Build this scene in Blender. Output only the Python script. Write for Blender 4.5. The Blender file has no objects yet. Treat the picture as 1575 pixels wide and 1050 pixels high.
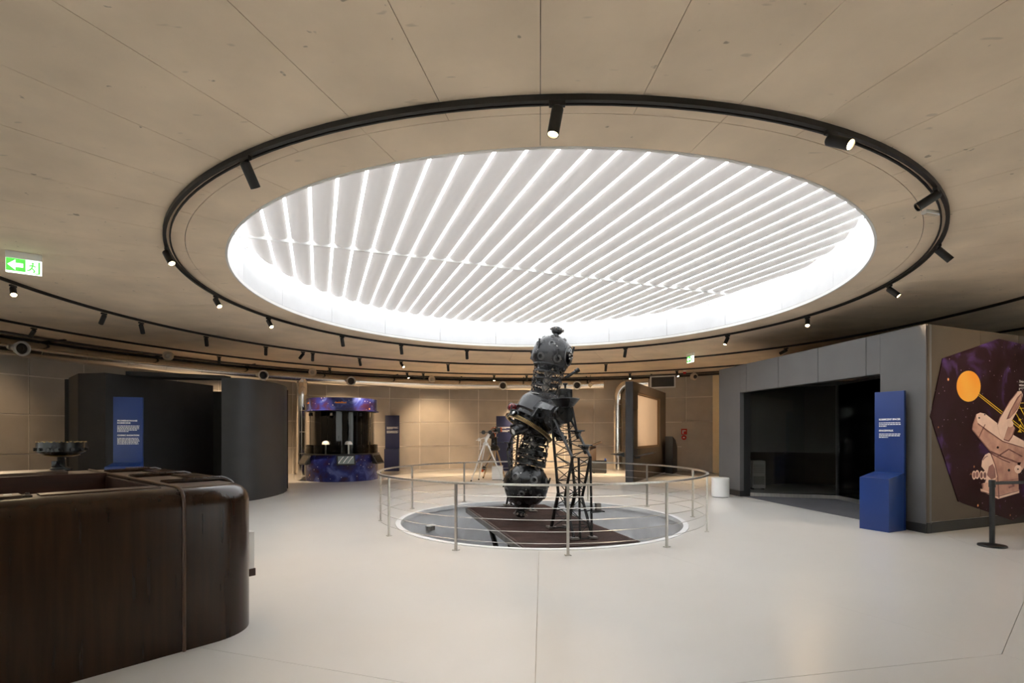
import bpy, bmesh, math, random
from mathutils import Vector, Matrix
random.seed(7)
R_ = math.radians
sc = bpy.context.scene
COL = sc.collection

# ------------------------------------------------------------------ camera
FPX, HX, HY, EYE = 795.0, 787.0, 668.0, 1.70
cam_d = bpy.data.cameras.new('camera'); cam = bpy.data.objects.new('camera', cam_d); COL.objects.link(cam)
cam.location = (0, 0, EYE); cam.rotation_euler = (R_(90), 0, 0)
cam_d.sensor_width = 36.0; cam_d.lens = FPX / 1575 * 36.0
cam_d.shift_y = (HY - 525) / 1575; cam_d.shift_x = (787.5 - HX) / 1575
cam_d.clip_end = 300
sc.camera = cam
# ------------------------------------------------------------------ world, light, exposure
SKY = 7.8
w = bpy.data.worlds.new('sky'); sc.world = w; w.use_nodes = True
bg = w.node_tree.nodes['Background']; bg.inputs[0].default_value = (0.93, 0.97, 1.0, 1); bg.inputs[1].default_value = SKY
CX, CY = 0.571, 10.44          # centre of the round hall
def area_portal(name, loc, rot, sx, sy):
    l = bpy.data.lights.new(name, 'AREA'); l.shape = 'RECTANGLE'; l.size = sx; l.size_y = sy
    l.cycles.is_portal = True
    o = bpy.data.objects.new(name, l); COL.objects.link(o); o.location = loc; o.rotation_euler = rot
    return o
area_portal('skylight_portal', (CX, CY, 5.62), (0, 0, 0), 11.6, 11.6)
vs = sc.view_settings
vs.view_transform = 'Standard'; vs.look = 'None'; vs.exposure = 1.15; vs.gamma = 1.0; vs.use_curve_mapping = False

cy = sc.cycles
cy.use_denoising = True; cy.caustics_reflective = False; cy.caustics_refractive = False
cy.sample_clamp_indirect = 6.0; cy.max_bounces = 7; cy.diffuse_bounces = 4; cy.glossy_bounces = 3; cy.transparent_max_bounces = 8; cy.use_light_tree = True; cy.use_adaptive_sampling = True; cy.adaptive_threshold = .02
# ------------------------------------------------------------------ helpers
def pol(R, phi, z=0.0):
    return Vector((CX + R * math.sin(R_(phi)), CY + R * math.cos(R_(phi)), z))
def ray(px, py=HY):
    return Vector(((px - HX) / FPX, 1.0, (HY - py) / FPX))
def at_depth(px, py, y):
    d = ray(px, py); return Vector((0, 0, EYE)) + d * y
def on_plane(px, py, p, n):
    d = ray(px, py); o = Vector((0, 0, EYE)); p = Vector(p); n = Vector(n)
    return o + d * ((p - o).dot(n) / d.dot(n))
def ring_hit(px, R, near=False):
    k = (px - HX) / FPX
    a = k * k + 1; b = -2 * (k * CX + CY); c = CX * CX + CY * CY - R * R
    s = math.sqrt(max(0, b * b - 4 * a * c)); t = (-b - s) / (2 * a) if near else (-b + s) / (2 * a)
    return Vector((k * t, t, 0))

class MB:
    def __init__(s): s.v = []; s.f = []
    def add(s, vs_, fs):
        n = len(s.v); s.v += [Vector(p) for p in vs_]; s.f += [tuple(i + n for i in f) for f in fs]; return s
    def box(s, c, size, rot=None):
        c = Vector(c); hx, hy, hz = size[0] / 2, size[1] / 2, size[2] / 2
        ps = [Vector((x * hx, y * hy, z * hz)) for z in (-1, 1) for y in (-1, 1) for x in (-1, 1)]
        if rot is not None:
            if not isinstance(rot, Matrix): rot = Matrix.Rotation(rot, 3, 'Z')
            ps = [rot @ p for p in ps]
        return s.add([c + p for p in ps], [(0, 2, 3, 1), (4, 5, 7, 6), (0, 1, 5, 4), (2, 6, 7, 3), (0, 4, 6, 2), (1, 3, 7, 5)])
    def frame(s, ax):
        a = Vector(ax).normalized(); t = Vector((0, 0, 1)) if abs(a.z) < .9 else Vector((1, 0, 0))
        u = a.cross(t).normalized(); return u, a.cross(u), a
    def lathe(s, prof, o, ax=(0, 0, 1), n=24):
        o = Vector(o); u, w_, a = s.frame(ax); base = len(s.v); rings = []
        for r, h in prof:
            if r <= 1e-6: rings.append([len(s.v)]); s.v.append(o + a * h)
            else:
                st = len(s.v); rings.append(list(range(st, st + n)))
                for i in range(n):
                    t = 2 * math.pi * i / n; s.v.append(o + a * h + (u * math.cos(t) + w_ * math.sin(t)) * r)
        for A, B in zip(rings[:-1], rings[1:]):
            if len(A) == 1 and len(B) == 1: continue
            for i in range(n):
                j = (i + 1) % n
                if len(A) == 1: s.f.append((A[0], B[j], B[i]))
                elif len(B) == 1: s.f.append((A[i], A[j], B[0]))
                else: s.f.append((A[i], A[j], B[j], B[i]))
        return s
    def cyl(s, p0, p1, r0, r1=None, n=16):
        p0 = Vector(p0); p1 = Vector(p1); L = (p1 - p0).length
        if r1 is None: r1 = r0
        return s.lathe([(0, 0), (r0, 0), (r1, L), (0, L)], p0, p1 - p0, n)
    def sphere(s, c, r, n=24, m=14, ax=(0, 0, 1), a0=0, a1=180):
        pr = [(r * math.sin(R_(a0 + (a1 - a0) * i / m)), -r * math.cos(R_(a0 + (a1 - a0) * i / m))) for i in range(m + 1)]
        if a0 > 0: pr = [(0, pr[0][1])] + pr
        if a1 < 180: pr = pr + [(0, pr[-1][1])]
        pr = [(0 if q[0] < 1e-5 else q[0], q[1]) for q in pr]
        return s.lathe(pr, c, ax, n)
    def tube(s, pts, r, n=8, closed=False):
        pts = [Vector(p) for p in pts]; N = len(pts); rings = []
        up = None
        for i, p in enumerate(pts):
            if closed: d = pts[(i + 1) % N] - pts[i - 1]
            else: d = pts[min(i + 1, N - 1)] - pts[max(i - 1, 0)]
            d.normalize()
            if up is None:
                up = Vector((0, 0, 1)) if abs(d.z) < .9 else Vector((1, 0, 0))
            u = d.cross(up)
            if u.length < 1e-4: up = Vector((1, .3, 0)); u = d.cross(up)
            u.normalize(); w_ = u.cross(d); up = w_
            rr = r[i] if isinstance(r, (list, tuple)) else r
            st = len(s.v); rings.append(st)
            for k in range(n):
                t = 2 * math.pi * (k + .5) / n; s.v.append(p + (u * math.cos(t) + w_ * math.sin(t)) * rr)
        for i in range(N if closed else N - 1):
            A = rings[i]; B = rings[(i + 1) % N]
            for k in range(n):
                j = (k + 1) % n; s.f.append((A + k, A + j, B + j, B + k))
        if not closed:
            s.f.append(tuple(rings[0] + k for k in range(n))); s.f.append(tuple(rings[-1] + k for k in reversed(range(n))))
        return s
    def prism(s, poly, z0, z1):
        n = len(poly)
        return s.add([(p[0], p[1], z0) for p in poly] + [(p[0], p[1], z1) for p in poly],
                     [tuple(reversed(range(n))), tuple(range(n, 2 * n))] + [(i, (i + 1) % n, n + (i + 1) % n, n + i) for i in range(n)])
    def extr(s, pts, vec):
        pts = [Vector(p) for p in pts]; vec = Vector(vec); n = len(pts)
        return s.add(pts + [p + vec for p in pts],
                     [tuple(reversed(range(n))), tuple(range(n, 2 * n))] + [(i, (i + 1) % n, n + (i + 1) % n, n + i) for i in range(n)])
    def sector(s, R0, R1, z0, z1, a0=0, a1=360, n=48, c=None):
        cx, cy = c or (CX, CY)
        full = abs(a1 - a0 - 360) < 1e-6; st = len(s.v); m = n if full else n + 1
        for i in range(m):
            t = R_(a0 + (a1 - a0) * i / n); sn, cs = math.sin(t), math.cos(t)
            for (r, z) in ((R0, z0), (R1, z0), (R1, z1), (R0, z1)): s.v.append(Vector((cx + r * sn, cy + r * cs, z)))
        for i in range(n):
            A = st + 4 * i; B = st + 4 * ((i + 1) % m)
            for k in range(4):
                j = (k + 1) % 4; s.f.append((A + k, B + k, B + j, A + j))
        if not full:
            s.f.append((st, st + 1, st + 2, st + 3)); e = st + 4 * n; s.f.append((e + 3, e + 2, e + 1, e))
        return s
    def wallstrip(s, pts, z0, z1, t, side=1, closed=False):
        """upright wall along a plan polyline with thickness t"""
        pts = [Vector((p[0], p[1], 0)) for p in pts]; N = len(pts); off = []
        for i in range(N):
            d0 = (pts[i] - pts[i - 1]).normalized() if i > 0 else None
            d1 = (pts[i + 1] - pts[i]).normalized() if i < N - 1 else None
            d = (d0 or d1) if (d0 is None or d1 is None) else (d0 + d1).normalized()
            nn = Vector((-d.y, d.x, 0)) * side
            sc_ = 1.0 if (d0 is None or d1 is None) else 1 / max(.5, nn.dot(Vector((-d1.y, d1.x, 0)) * side))
            off.append(pts[i] + nn * t * sc_)
        st = len(s.v)
        for i in range(N):
            a, b = pts[i], off[i]
            s.v += [Vector((a.x, a.y, z0)), Vector((b.x, b.y, z0)), Vector((b.x, b.y, z1)), Vector((a.x, a.y, z1))]
        for i in range(N - 1):
            A = st + 4 * i; B = A + 4
            for k in range(4):
                j = (k + 1) % 4; s.f.append((A + k, B + k, B + j, A + j))
        s.f.append((st, st + 1, st + 2, st + 3)); e = st + 4 * (N - 1); s.f.append((e + 3, e + 2, e + 1, e))
        return s
    def build(s, name, mat, parent=None, world=True, sharp=35, bevel=0, smooth=True):
        off = Vector((0, 0, 0))
        if world and parent is not None:
            p = parent
            while p is not None: off += Vector(p.location); p = p.parent
        me = bpy.data.meshes.new(name); me.from_pydata([tuple(p - off) for p in s.v], [], s.f); me.validate()
        bm = bmesh.new(); bm.from_mesh(me)
        bmesh.ops.recalc_face_normals(bm, faces=bm.faces)
        if bevel: bmesh.ops.bevel(bm, geom=[e for e in bm.edges if len(e.link_faces) == 2 and e.calc_face_angle(0) > R_(40)], offset=bevel, segments=2, affect='EDGES', profile=.6)
        bm.to_mesh(me); bm.free()
        if smooth:
            me.polygons.foreach_set('use_smooth', [True] * len(me.polygons)); me.set_sharp_from_angle(angle=R_(sharp))
        me.materials.append(mat)
        o = bpy.data.objects.new(name, me); COL.objects.link(o)
        if parent: o.parent = parent
        return o

def tag(o, label, cat, group=None, kind=None):
    o['label'] = label; o['category'] = cat
    if group: o['group'] = group
    if kind: o['kind'] = kind
    return o
def struct(o): o['kind'] = 'structure'; return o
def empty(name, loc, rz=0.0):
    o = bpy.data.objects.new(name, None); COL.objects.link(o); o.location = loc; o.rotation_euler = (0, 0, rz); o.empty_display_size = .1
    return o
def copy_part(o, parent):
    c = o.copy(); COL.objects.link(c); c.parent = parent; return c
def text_mesh(name, txt, size, mat, parent, loc, rot, bold=0.0, align='LEFT', sx=1.0):
    """flat lettering, a hair thick; rot = 3x3 matrix whose columns are reading direction, up, outward"""
    cu = bpy.data.curves.new(name, 'FONT'); cu.body = txt; cu.size = size; cu.offset = bold; cu.extrude = .0008
    cu.align_x = align; cu.resolution_u = 2
    t = bpy.data.objects.new('tmp', cu); COL.objects.link(t)
    me = bpy.data.meshes.new_from_object(t); bpy.data.objects.remove(t); bpy.data.curves.remove(cu)
    m = rot.to_4x4() @ Matrix.Diagonal((sx, 1, 1, 1)); m.translation = Vector(loc); me.transform(m)
    me.materials.clear(); me.materials.append(mat); me.name = name
    o = bpy.data.objects.new(name, me); COL.objects.link(o); o.parent = parent; return o

# ------------------------------------------------------------------ materials
MATS = {}
def mat(name, col, rough=.5, metal=0.0, var=0.0, scale=3.0, bump=0.0, bscale=40.0, spec=.5, stretch=None, coat=0.0, emit=None, estr=0.0, trans=0.0, alpha=None, col2=None, rvar=0.0, detail=6):
    if name in MATS: return MATS[name]
    m = bpy.data.materials.new(name); m.use_nodes = True; nt = m.node_tree; b = nt.nodes['Principled BSDF']
    b.inputs['Base Color'].default_value = (*col, 1); b.inputs['Roughness'].default_value = rough; b.inputs['Metallic'].default_value = metal
    b.inputs['Specular IOR Level'].default_value = spec; b.inputs['Coat Weight'].default_value = coat; b.inputs['Transmission Weight'].default_value = trans
    tc = nt.nodes.new('ShaderNodeTexCoord'); mp = nt.nodes.new('ShaderNodeMapping'); nt.links.new(tc.outputs['Object'], mp.inputs[0])
    if stretch: mp.inputs['Scale'].default_value = stretch
    no = nt.nodes.new('ShaderNodeTexNoise'); no.inputs['Scale'].default_value = scale; no.inputs['Detail'].default_value = detail; nt.links.new(mp.outputs[0], no.inputs['Vector'])
    if var or col2:
        r = nt.nodes.new('ShaderNodeValToRGB')
        lo = col2 if col2 else tuple(max(0, c * (1 - var)) for c in col); hi = col if col2 else tuple(min(1, c * (1 + var)) for c in col)
        r.color_ramp.elements[0].position = .32; r.color_ramp.elements[1].position = .68
        r.color_ramp.elements[0].color = (*lo, 1); r.color_ramp.elements[1].color = (*hi, 1)
        nt.links.new(no.outputs['Fac'], r.inputs[0]); nt.links.new(r.outputs[0], b.inputs['Base Color'])
    if rvar:
        mr = nt.nodes.new('ShaderNodeMapRange'); mr.inputs[1].default_value = .3; mr.inputs[2].default_value = .7
        mr.inputs[3].default_value = max(.02, rough - rvar); mr.inputs[4].default_value = min(1, rough + rvar)
        nt.links.new(no.outputs['Fac'], mr.inputs[0]); nt.links.new(mr.outputs[0], b.inputs['Roughness'])
    if bump:
        n2 = nt.nodes.new('ShaderNodeTexNoise'); n2.inputs['Scale'].default_value = bscale; n2.inputs['Detail'].default_value = 4; nt.links.new(mp.outputs[0], n2.inputs['Vector'])
        bp = nt.nodes.new('ShaderNodeBump'); bp.inputs['Strength'].default_value = bump; bp.inputs['Distance'].default_value = .02
        nt.links.new(n2.outputs['Fac'], bp.inputs['Height']); nt.links.new(bp.outputs[0], b.inputs['Normal'])
    if emit: b.inputs['Emission Color'].default_value = (*emit, 1); b.inputs['Emission Strength'].default_value = estr
    MATS[name] = m; return m

def galaxy(name, a, b_, c, star=(1, .95, .9), sscale=9.0, nscale=1.3, sthr=.09, spec=.4):
    m = bpy.data.materials.new(name); m.use_nodes = True; nt = m.node_tree; p = nt.nodes['Principled BSDF']
    p.inputs['Roughness'].default_value = .35; p.inputs['Specular IOR Level'].default_value = spec
    tc = nt.nodes.new('ShaderNodeTexCoord')
    n = nt.nodes.new('ShaderNodeTexNoise'); n.inputs['Scale'].default_value = nscale; n.inputs['Detail'].default_value = 8; n.inputs['Distortion'].default_value = .8
    nt.links.new(tc.outputs['Object'], n.inputs['Vector'])
    r = nt.nodes.new('ShaderNodeValToRGB'); e = r.color_ramp.elements; e[0].position = .36; e[0].color = (*a, 1); e[1].position = .68; e[1].color = (*c, 1)
    q = r.color_ramp.elements.new(.52); q.color = (*b_, 1); nt.links.new(n.outputs['Fac'], r.inputs[0])
    last = r.outputs[0]
    for sc_, th, colr in ((sscale, sthr, star), (sscale * .32, sthr * .8, (1.0, .45, .18))):
        v = nt.nodes.new('ShaderNodeTexVoronoi'); v.inputs['Scale'].default_value = sc_; nt.links.new(tc.outputs['Object'], v.inputs['Vector'])
        mr = nt.nodes.new('ShaderNodeMapRange'); mr.inputs[1].default_value = th; mr.inputs[2].default_value = th * .35; mr.inputs[3].default_value = 0; mr.inputs[4].default_value = 1
        nt.links.new(v.outputs['Distance'], mr.inputs[0])
        mx = nt.nodes.new('ShaderNodeMix'); mx.data_type = 'RGBA'; nt.links.new(mr.outputs[0], mx.inputs[0]); nt.links.new(last, mx.inputs[6]); mx.inputs[7].default_value = (*colr, 1)
        last = mx.outputs[2]
    nt.links.new(last, p.inputs['Base Color']); MATS[name] = m; return m

def glass_mat(name, tint, gloss=.12, ior=1.5):
    m = bpy.data.materials.new(name); m.use_nodes = True; nt = m.node_tree; nt.nodes.clear()
    out = nt.nodes.new('ShaderNodeOutputMaterial'); t = nt.nodes.new('ShaderNodeBsdfTransparent'); t.inputs[0].default_value = (*tint, 1)
    g = nt.nodes.new('ShaderNodeBsdfGlossy'); g.inputs['Roughness'].default_value = .02
    fr = nt.nodes.new('ShaderNodeFresnel'); fr.inputs[0].default_value = ior
    ad = nt.nodes.new('ShaderNodeMath'); ad.operation = 'ADD'; ad.inputs[1].default_value = gloss; nt.links.new(fr.outputs[0], ad.inputs[0])
    mx = nt.nodes.new('ShaderNodeMixShader'); nt.links.new(ad.outputs[0], mx.inputs[0]); nt.links.new(t.outputs[0], mx.inputs[1]); nt.links.new(g.outputs[0], mx.inputs[2])
    nt.links.new(mx.outputs[0], out.inputs[0]); MATS[name] = m; return m

def fabric_mat(name, col, T):
    m = bpy.data.materials.new(name); m.use_nodes = True; nt = m.node_tree; nt.nodes.clear()
    out = nt.nodes.new('ShaderNodeOutputMaterial'); d = nt.nodes.new('ShaderNodeBsdfDiffuse'); d.inputs[0].default_value = (*col, 1)
    tr = nt.nodes.new('ShaderNodeBsdfTranslucent'); tr.inputs[0].default_value = (*[c * .95 for c in col], 1)
    mx = nt.nodes.new('ShaderNodeMixShader'); mx.inputs[0].default_value = T
    nt.links.new(d.outputs[0], mx.inputs[1]); nt.links.new(tr.outputs[0], mx.inputs[2]); nt.links.new(mx.outputs[0], out.inputs[0]); MATS[name] = m; return m

concrete = mat('concrete_ceiling', (.81, .665, .505), .85, var=.10, scale=1.1, bump=.10, bscale=9)
def add_specks(m, scale, thr, amt, stretch=(1, 1, 1)):
    nt = m.node_tree; b = nt.nodes['Principled BSDF']; src = b.inputs['Base Color'].links[0].from_socket
    tc = nt.nodes.new('ShaderNodeTexCoord'); mp = nt.nodes.new('ShaderNodeMapping'); mp.inputs['Scale'].default_value = stretch; nt.links.new(tc.outputs['Object'], mp.inputs[0])
    n = nt.nodes.new('ShaderNodeTexNoise'); n.inputs['Scale'].default_value = scale; n.inputs['Detail'].default_value = 2; nt.links.new(mp.outputs[0], n.inputs['Vector'])
    r = nt.nodes.new('ShaderNodeMapRange'); r.inputs[1].default_value = thr; r.inputs[2].default_value = thr + .04; r.inputs[3].default_value = 0; r.inputs[4].default_value = amt; nt.links.new(n.outputs['Fac'], r.inputs[0])
    mx = nt.nodes.new('ShaderNodeMix'); mx.data_type = 'RGBA'; nt.links.new(r.outputs[0], mx.inputs[0]); nt.links.new(src, mx.inputs[6]); mx.inputs[7].default_value = (.12, .085, .055, 1)
    nt.links.new(mx.outputs[2], b.inputs['Base Color'])
add_specks(concrete, 9, .735, .55); add_specks(concrete, 3.2, .70, .22, (1, 3.5, 1))
joint_dark = mat('ceiling_joint', (.16, .12, .09), .9, var=.3, scale=6)
terrazzo = mat('polished_floor', (.60, .575, .54), .28, var=.035, scale=.5, spec=.5, detail=3)
floor_joint = mat('floor_joint', (.42, .36, .28), .8, var=.2, scale=5)
wallpanel = mat('wall_panel', (.50, .44, .37), .6, var=.07, scale=1.7, bump=.05, bscale=120)
walljoint = mat('wall_joint', (.80, .73, .65), .7, var=.05)
white_drum = mat('white_drum', (.70, .70, .71), .5, var=.03)
white_paint = mat('white_paint', (.78, .77, .75), .45, var=.03)
black_metal = mat('black_metal', (.012, .012, .012), .45, metal=0, var=.3, scale=12)
track_black = mat('track_black', (.010, .009, .008), .5, var=.2)
steel = mat('brushed_steel', (.62, .60, .56), .32, metal=1, var=.08, scale=20, stretch=(1, 1, .1))
duct_steel = mat('galvanised_steel', (.88, .85, .80), .16, metal=1, var=.06, scale=1.2, detail=2)
duct_dark = mat('duct_dark', (.05, .045, .04), .6, var=.2)
proj_black = mat('projector_black', (.015, .015, .0155), .25, metal=.25, var=.35, scale=5, bump=.05, bscale=30, rvar=.1)
proj_grey = mat('projector_grey', (.036, .036, .038), .26, metal=.4, var=.3, scale=4, rvar=.1)
port_grey = mat('port_grey', (.13, .13, .13), .35, metal=.5, var=.3, scale=9)
proj_steel = mat('projector_bright', (.45, .44, .42), .25, metal=1, var=.2, scale=10)
proj_tan = mat('projector_inner', (.22, .20, .18), .5, metal=.3, var=.4, scale=8)
brass = mat('brass_gear', (.42, .30, .13), .35, metal=.9, var=.25, scale=25)
lens_dark = mat('lens_dark', (.004, .004, .006), .06, var=.2, coat=.5)
lens_white = mat('lens_white', (.85, .85, .85), .2, var=.05)
dark_red = mat('dark_red', (.14, .01, .012), .25, var=.2)
truss_black = mat('truss_black', (.009, .008, .0075), .42, metal=.3, var=.3, scale=8)
deck_rust = mat('deck_rust', (.075, .036, .028), .62, col2=(.038, .019, .015), scale=3.2, bump=.5, bscale=55)
deck_edge = mat('deck_steel_edge', (.22, .21, .20), .45, metal=.7, var=.2, scale=5)
pit_wall = mat('pit_wall', (.74, .74, .75), .55, var=.08, scale=2)
pit_floor = mat('pit_floor', (.5, .5, .51), .6, var=.12, scale=2)
rim_white = mat('rim_white', (.80, .80, .80), .35, var=.03)
wood = mat('dark_wood', (.027, .0115, .0045), .22, col2=(.017, .0075, .0035), scale=5.0, stretch=(4, 4, .25), spec=.35, detail=3)
wood_top = mat('worn_wood_top', (.085, .045, .024), .42, col2=(.035, .018, .010), scale=4.5, stretch=(.5, 5, 3), bump=.15, bscale=18, detail=9)
wood_inner = mat('inner_wood', (.05, .017, .009), .5, col2=(.02, .007, .004), scale=4, stretch=(.6, 3, 3))
booth_grey = mat('booth_grey', (.026, .026, .027), .5, var=.15, scale=2.2, bump=.03, bscale=60)
blackout = mat('blackout_film', (.0022, .0022, .0022), .6, var=.1)
booth_black = mat('booth_black', (.008, .008, .008), .7, var=.2)
panel_grey = mat('panel_grey', (.115, .113, .112), .5, var=.06, scale=1.6, bump=.03, bscale=100)
panel_brown = mat('panel_brown', (.09, .07, .05), .55, var=.06, scale=1.6, bump=.03, bscale=100)
plinth_black = mat('plinth_black', (.018, .018, .018), .5, var=.1)
carpet = mat('grey_carpet', (.09, .09, .10), .95, var=.2, scale=60, bump=.4, bscale=220)
blue = mat('blue_lacquer', (.007, .034, .175), .38, var=.08, scale=1.5)
blue_dark = mat('navy_lacquer', (.016, .020, .075), .45, var=.08, scale=1.5)
print_white = mat('print_white', (.85, .85, .85), .5, var=.02)
print_orange = mat('print_orange', (.85, .24, .02), .5, var=.05)
print_yellow = mat('print_yellow', (.90, .62, .03), .5, var=.05)
print_pink = mat('print_pink', (.74, .45, .36), .5, col2=(.42, .21, .17), scale=3.2)
print_pink_d = mat('print_mauve', (.36, .17, .15), .5, col2=(.18, .08, .08), scale=5)
print_pink_l = mat('print_pale_pink', (.88, .64, .54), .5, var=.06, scale=6)
print_black = mat('print_black', (.02, .012, .012), .5, var=.1)
sun_print = mat('print_sun', (.95, .33, .015), .45, col2=(.98, .55, .08), scale=1.2, detail=1)
kiosk_print = galaxy('galaxy_print', (.030, .010, .030), (.014, .022, .15), (.10, .13, .36), sscale=7.5, nscale=2.2, sthr=.14)
poster_print = galaxy('poster_print', (.020, .006, .007), (.028, .009, .016), (.14, .07, .30), star=(.62, .40, .55), sscale=8, nscale=1.25, sthr=.10, spec=.2)
smoke_glass = glass_mat('smoke_glass', (.90, .91, .90), .0, 1.28)
clear_glass = glass_mat('clear_glass', (.94, .95, .94), .0)
black_glass = mat('black_glass', (.003, .003, .003), .04, var=.1, spec=.6)
screen_warm = mat('projection_screen', (.74, .62, .52), .8, var=.02)
fabric = fabric_mat('louver_fabric', (.78, .745, .725), .02)
red_sign = mat('red_sign', (.62, .02, .015), .4, var=.05)
green_lit = mat('exit_green', (.06, .42, .05), .4, var=.02, emit=(.10, .60, .07), estr=.55)
white_lit = mat('exit_white', (.8, .9, .8), .4, var=.02, emit=(.85, 1, .85), estr=.95)
lamp_lit = mat('lamp_lens_lit', (1, .8, .5), .3, var=.02, emit=(1, .70, .36), estr=16)
lamp_dark = mat('lamp_lens_dark', (.03, .025, .02), .15, var=.1)
orange_part = mat('orange_part', (.55, .085, .01), .4, var=.1)
cream = mat('lit_corner_cream', (.88, .70, .42), .5, var=.04)
ac_white = mat('appliance_white', (.80, .80, .80), .4, var=.02)
beige_dome = mat('beige_dome', (.62, .52, .40), .4, var=.05)
tablet_lit = mat('tablet_screen', (.25, .30, .30), .08, var=.1)
# ================================================================== STRUCTURE
H = 4.42; RW = 15.5; RSKY = 5.53; RPIT = 2.78
# ---- floor: 12-sided field of slabs round the pit
fl = struct(MB().sector(2.84, 15.7, -.25, -.012, n=96).build('floor', floor_joint)); fl['label'] = 'pale polished concrete floor of the round hall'
g = .0022
def dphi(R): return math.degrees(g / R)
for k in range(12):
    a0, a1 = 3.4 + 30 * k, 33.4 + 30 * k
    ga = .0022 if k == 6 else .0005; gb_ = .0022 if k == 5 else .0005; dg = math.degrees
    inner = [pol(2.85, a0 + dg(ga / 2.85) + (30 - dg((ga + gb_) / 2.85)) * i / 16) for i in range(17)]
    Rv = 7.2 - g
    MB().prism([(p.x, p.y) for p in [pol(Rv, a0 + dg(ga / 7))] + inner + [pol(Rv, a1 - dg(gb_ / 7))]], -.012, 0).build('floor_slab', terrazzo, fl)
    outer = [pol(15.6, a0 + dg(.0005 / 15) + (30 - 2 * dg(.0005 / 15)) * i / 16) for i in range(17)]
    MB().prism([(p.x, p.y) for p in [pol(7.2 + g, a0 + dg(.0005 / 7))] + outer + [pol(7.2 + g, a1 - dg(.0005 / 7))]], -.012, 0).build('floor_slab', terrazzo, fl)
# ---- pit
pit = struct(MB().sector(RPIT, 2.838, -3.0, -.02, n=96).build('wall_pit', pit_wall)); pit['label'] = 'round grey wall of the sunken pit'
struct(MB().sector(.02, 2.9, -3.1, -3.0, n=64).build('floor_pit', pit_floor))
rim = struct(MB().sector(RPIT - .03, 2.846, -.07, .012, n=96).build('trim_1', rim_white)); rim['label'] = 'white metal rim around the pit opening'
# ---- ceiling
ce = struct(MB().sector(RSKY + .02, 15.75, H + .012, H + .3, n=96).build('ceiling', joint_dark)); ce['label'] = 'tan board-marked concrete ceiling'
for k in range(48):
    a0 = 183.1 + 7.5 * k; d1, d2 = math.degrees(.003 / 6.06), math.degrees(.003 / 15.5)
    P = [pol(6.064, a0 + d1 + (7.5 - 2 * d1) * i / 5) for i in range(6)] + [pol(15.6, a0 + 7.5 - d2 - (7.5 - 2 * d2) * i / 5) for i in range(6)]
    MB().prism([(p.x, p.y) for p in P], H, H + .011).build('ceiling_panel', concrete, ce)
for k in range(24):
    a0 = 183.1 + 15 * k; d1 = math.degrees(.003 / 6)
    MB().sector(RSKY + .03, 6.057, H, H + .011, a0 + d1, a0 + 15 - d1, n=8).build('ceiling_panel', concrete, ce)
# ---- skylight: drum, louver blades, cross beam
sky = struct(empty('skylight', (CX, CY, H))); sky['label'] = 'round white skylight drum with louver blades'
MB().sector(RSKY, RSKY + .03, H - .012, H + .05, n=128).build('drum_lip', white_paint, sky)
MB().sector(RSKY + .045, RSKY + .2, H + .02, 5.75, n=128).build('drum_shell', white_drum, sky)
for k in range(20):
    a0 = 7 + 18 * k
    MB().sector(RSKY + .01, RSKY + .04, H + .06, 5.1, a0 + .04, a0 + 17.96, n=8).build('drum_panel', white_drum, sky)
    MB().sector(RSKY + .01, RSKY + .04, 5.108, 5.75, a0 + .04, a0 + 17.96, n=8).build('drum_panel', white_drum, sky)
bdir = Vector((.9365, .3507, 0)); sdir = Vector((-.3507, .9365, 0)); Cv = Vector((CX, CY, 0))
PITCH, GAP, SAG, ZB = .3557, .040, .05, 5.11
REFF, TB = 5.44, .335
for k in range(-1, 32):
    s0 = -5.018 + PITCH * (k - .5)
    if abs(s0) > REFF - .06: continue
    for half in (0, 1):
        mb = MB(); n = 10; W = PITCH - GAP; NS = 2
        for j in range(NS + 1):
            for i in range(n + 1):
                q = -1 + 2 * i / n
                hl = math.sqrt(max(.0001, REFF ** 2 - (s0 + q * W / 2) ** 2))
                t0, t1 = (min(-hl, TB - .03), TB - .016) if half == 0 else (TB + .016, max(hl, TB + .03))
                t = t0 + (t1 - t0) * j / NS
                p = Cv + bdir * (s0 + q * W / 2) + sdir * t
                mb.v.append(Vector((p.x, p.y, ZB + SAG * q * q)))
        for j in range(NS):
            for i in range(n):
                a = j * (n + 1) + i; mb.f.append((a, a + 1, a + n + 2, a + n + 1))
        mb.build('louver_blade', fabric, sky, sharp=80)
    # small scalloped end cap of the near blades against the beam
hb = math.sqrt(RSKY ** 2 - TB ** 2)
rotb = math.atan2(bdir.y, bdir.x)
c = Cv + sdir * TB; MB().box((c.x, c.y, ZB + .025), (2 * hb, .032, .11), rotb).build('cross_beam', white_paint, sky)
MB().tube([pol(5.50, 3 * i, ZB + .03) for i in range(120)], .014, 6, True).build('support_ring', white_paint, sky)
for k in range(60):
    p = pol(5.50, 6 * k + 2, ZB + .03); MB().box(p, (.05, .05, .03), R_(-(6 * k + 2))).build('ring_bracket', steel, sky)
# ---- outer wall
wb = struct(MB().sector(RW, RW + .2, -.1, H + .3, -105, 105, n=90).build('wall_back', walljoint)); wb['label'] = 'curved wall of warm grey panels'
rows = [(.03, 1.112), (1.148, 2.262), (2.298, 3.402), (3.438, 4.40)]
STEP, OFF = 5.33, -8.27
gp = math.degrees(.020 / RW)
for kc in range(-15, 15):
    a0 = OFF + STEP * kc
    for z0, z1 in rows:
        MB().sector(RW - .03, RW - .002, z0, z1, a0 + gp, a0 + STEP - gp, n=3).build('wall_panel', wallpanel, wb)
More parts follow.
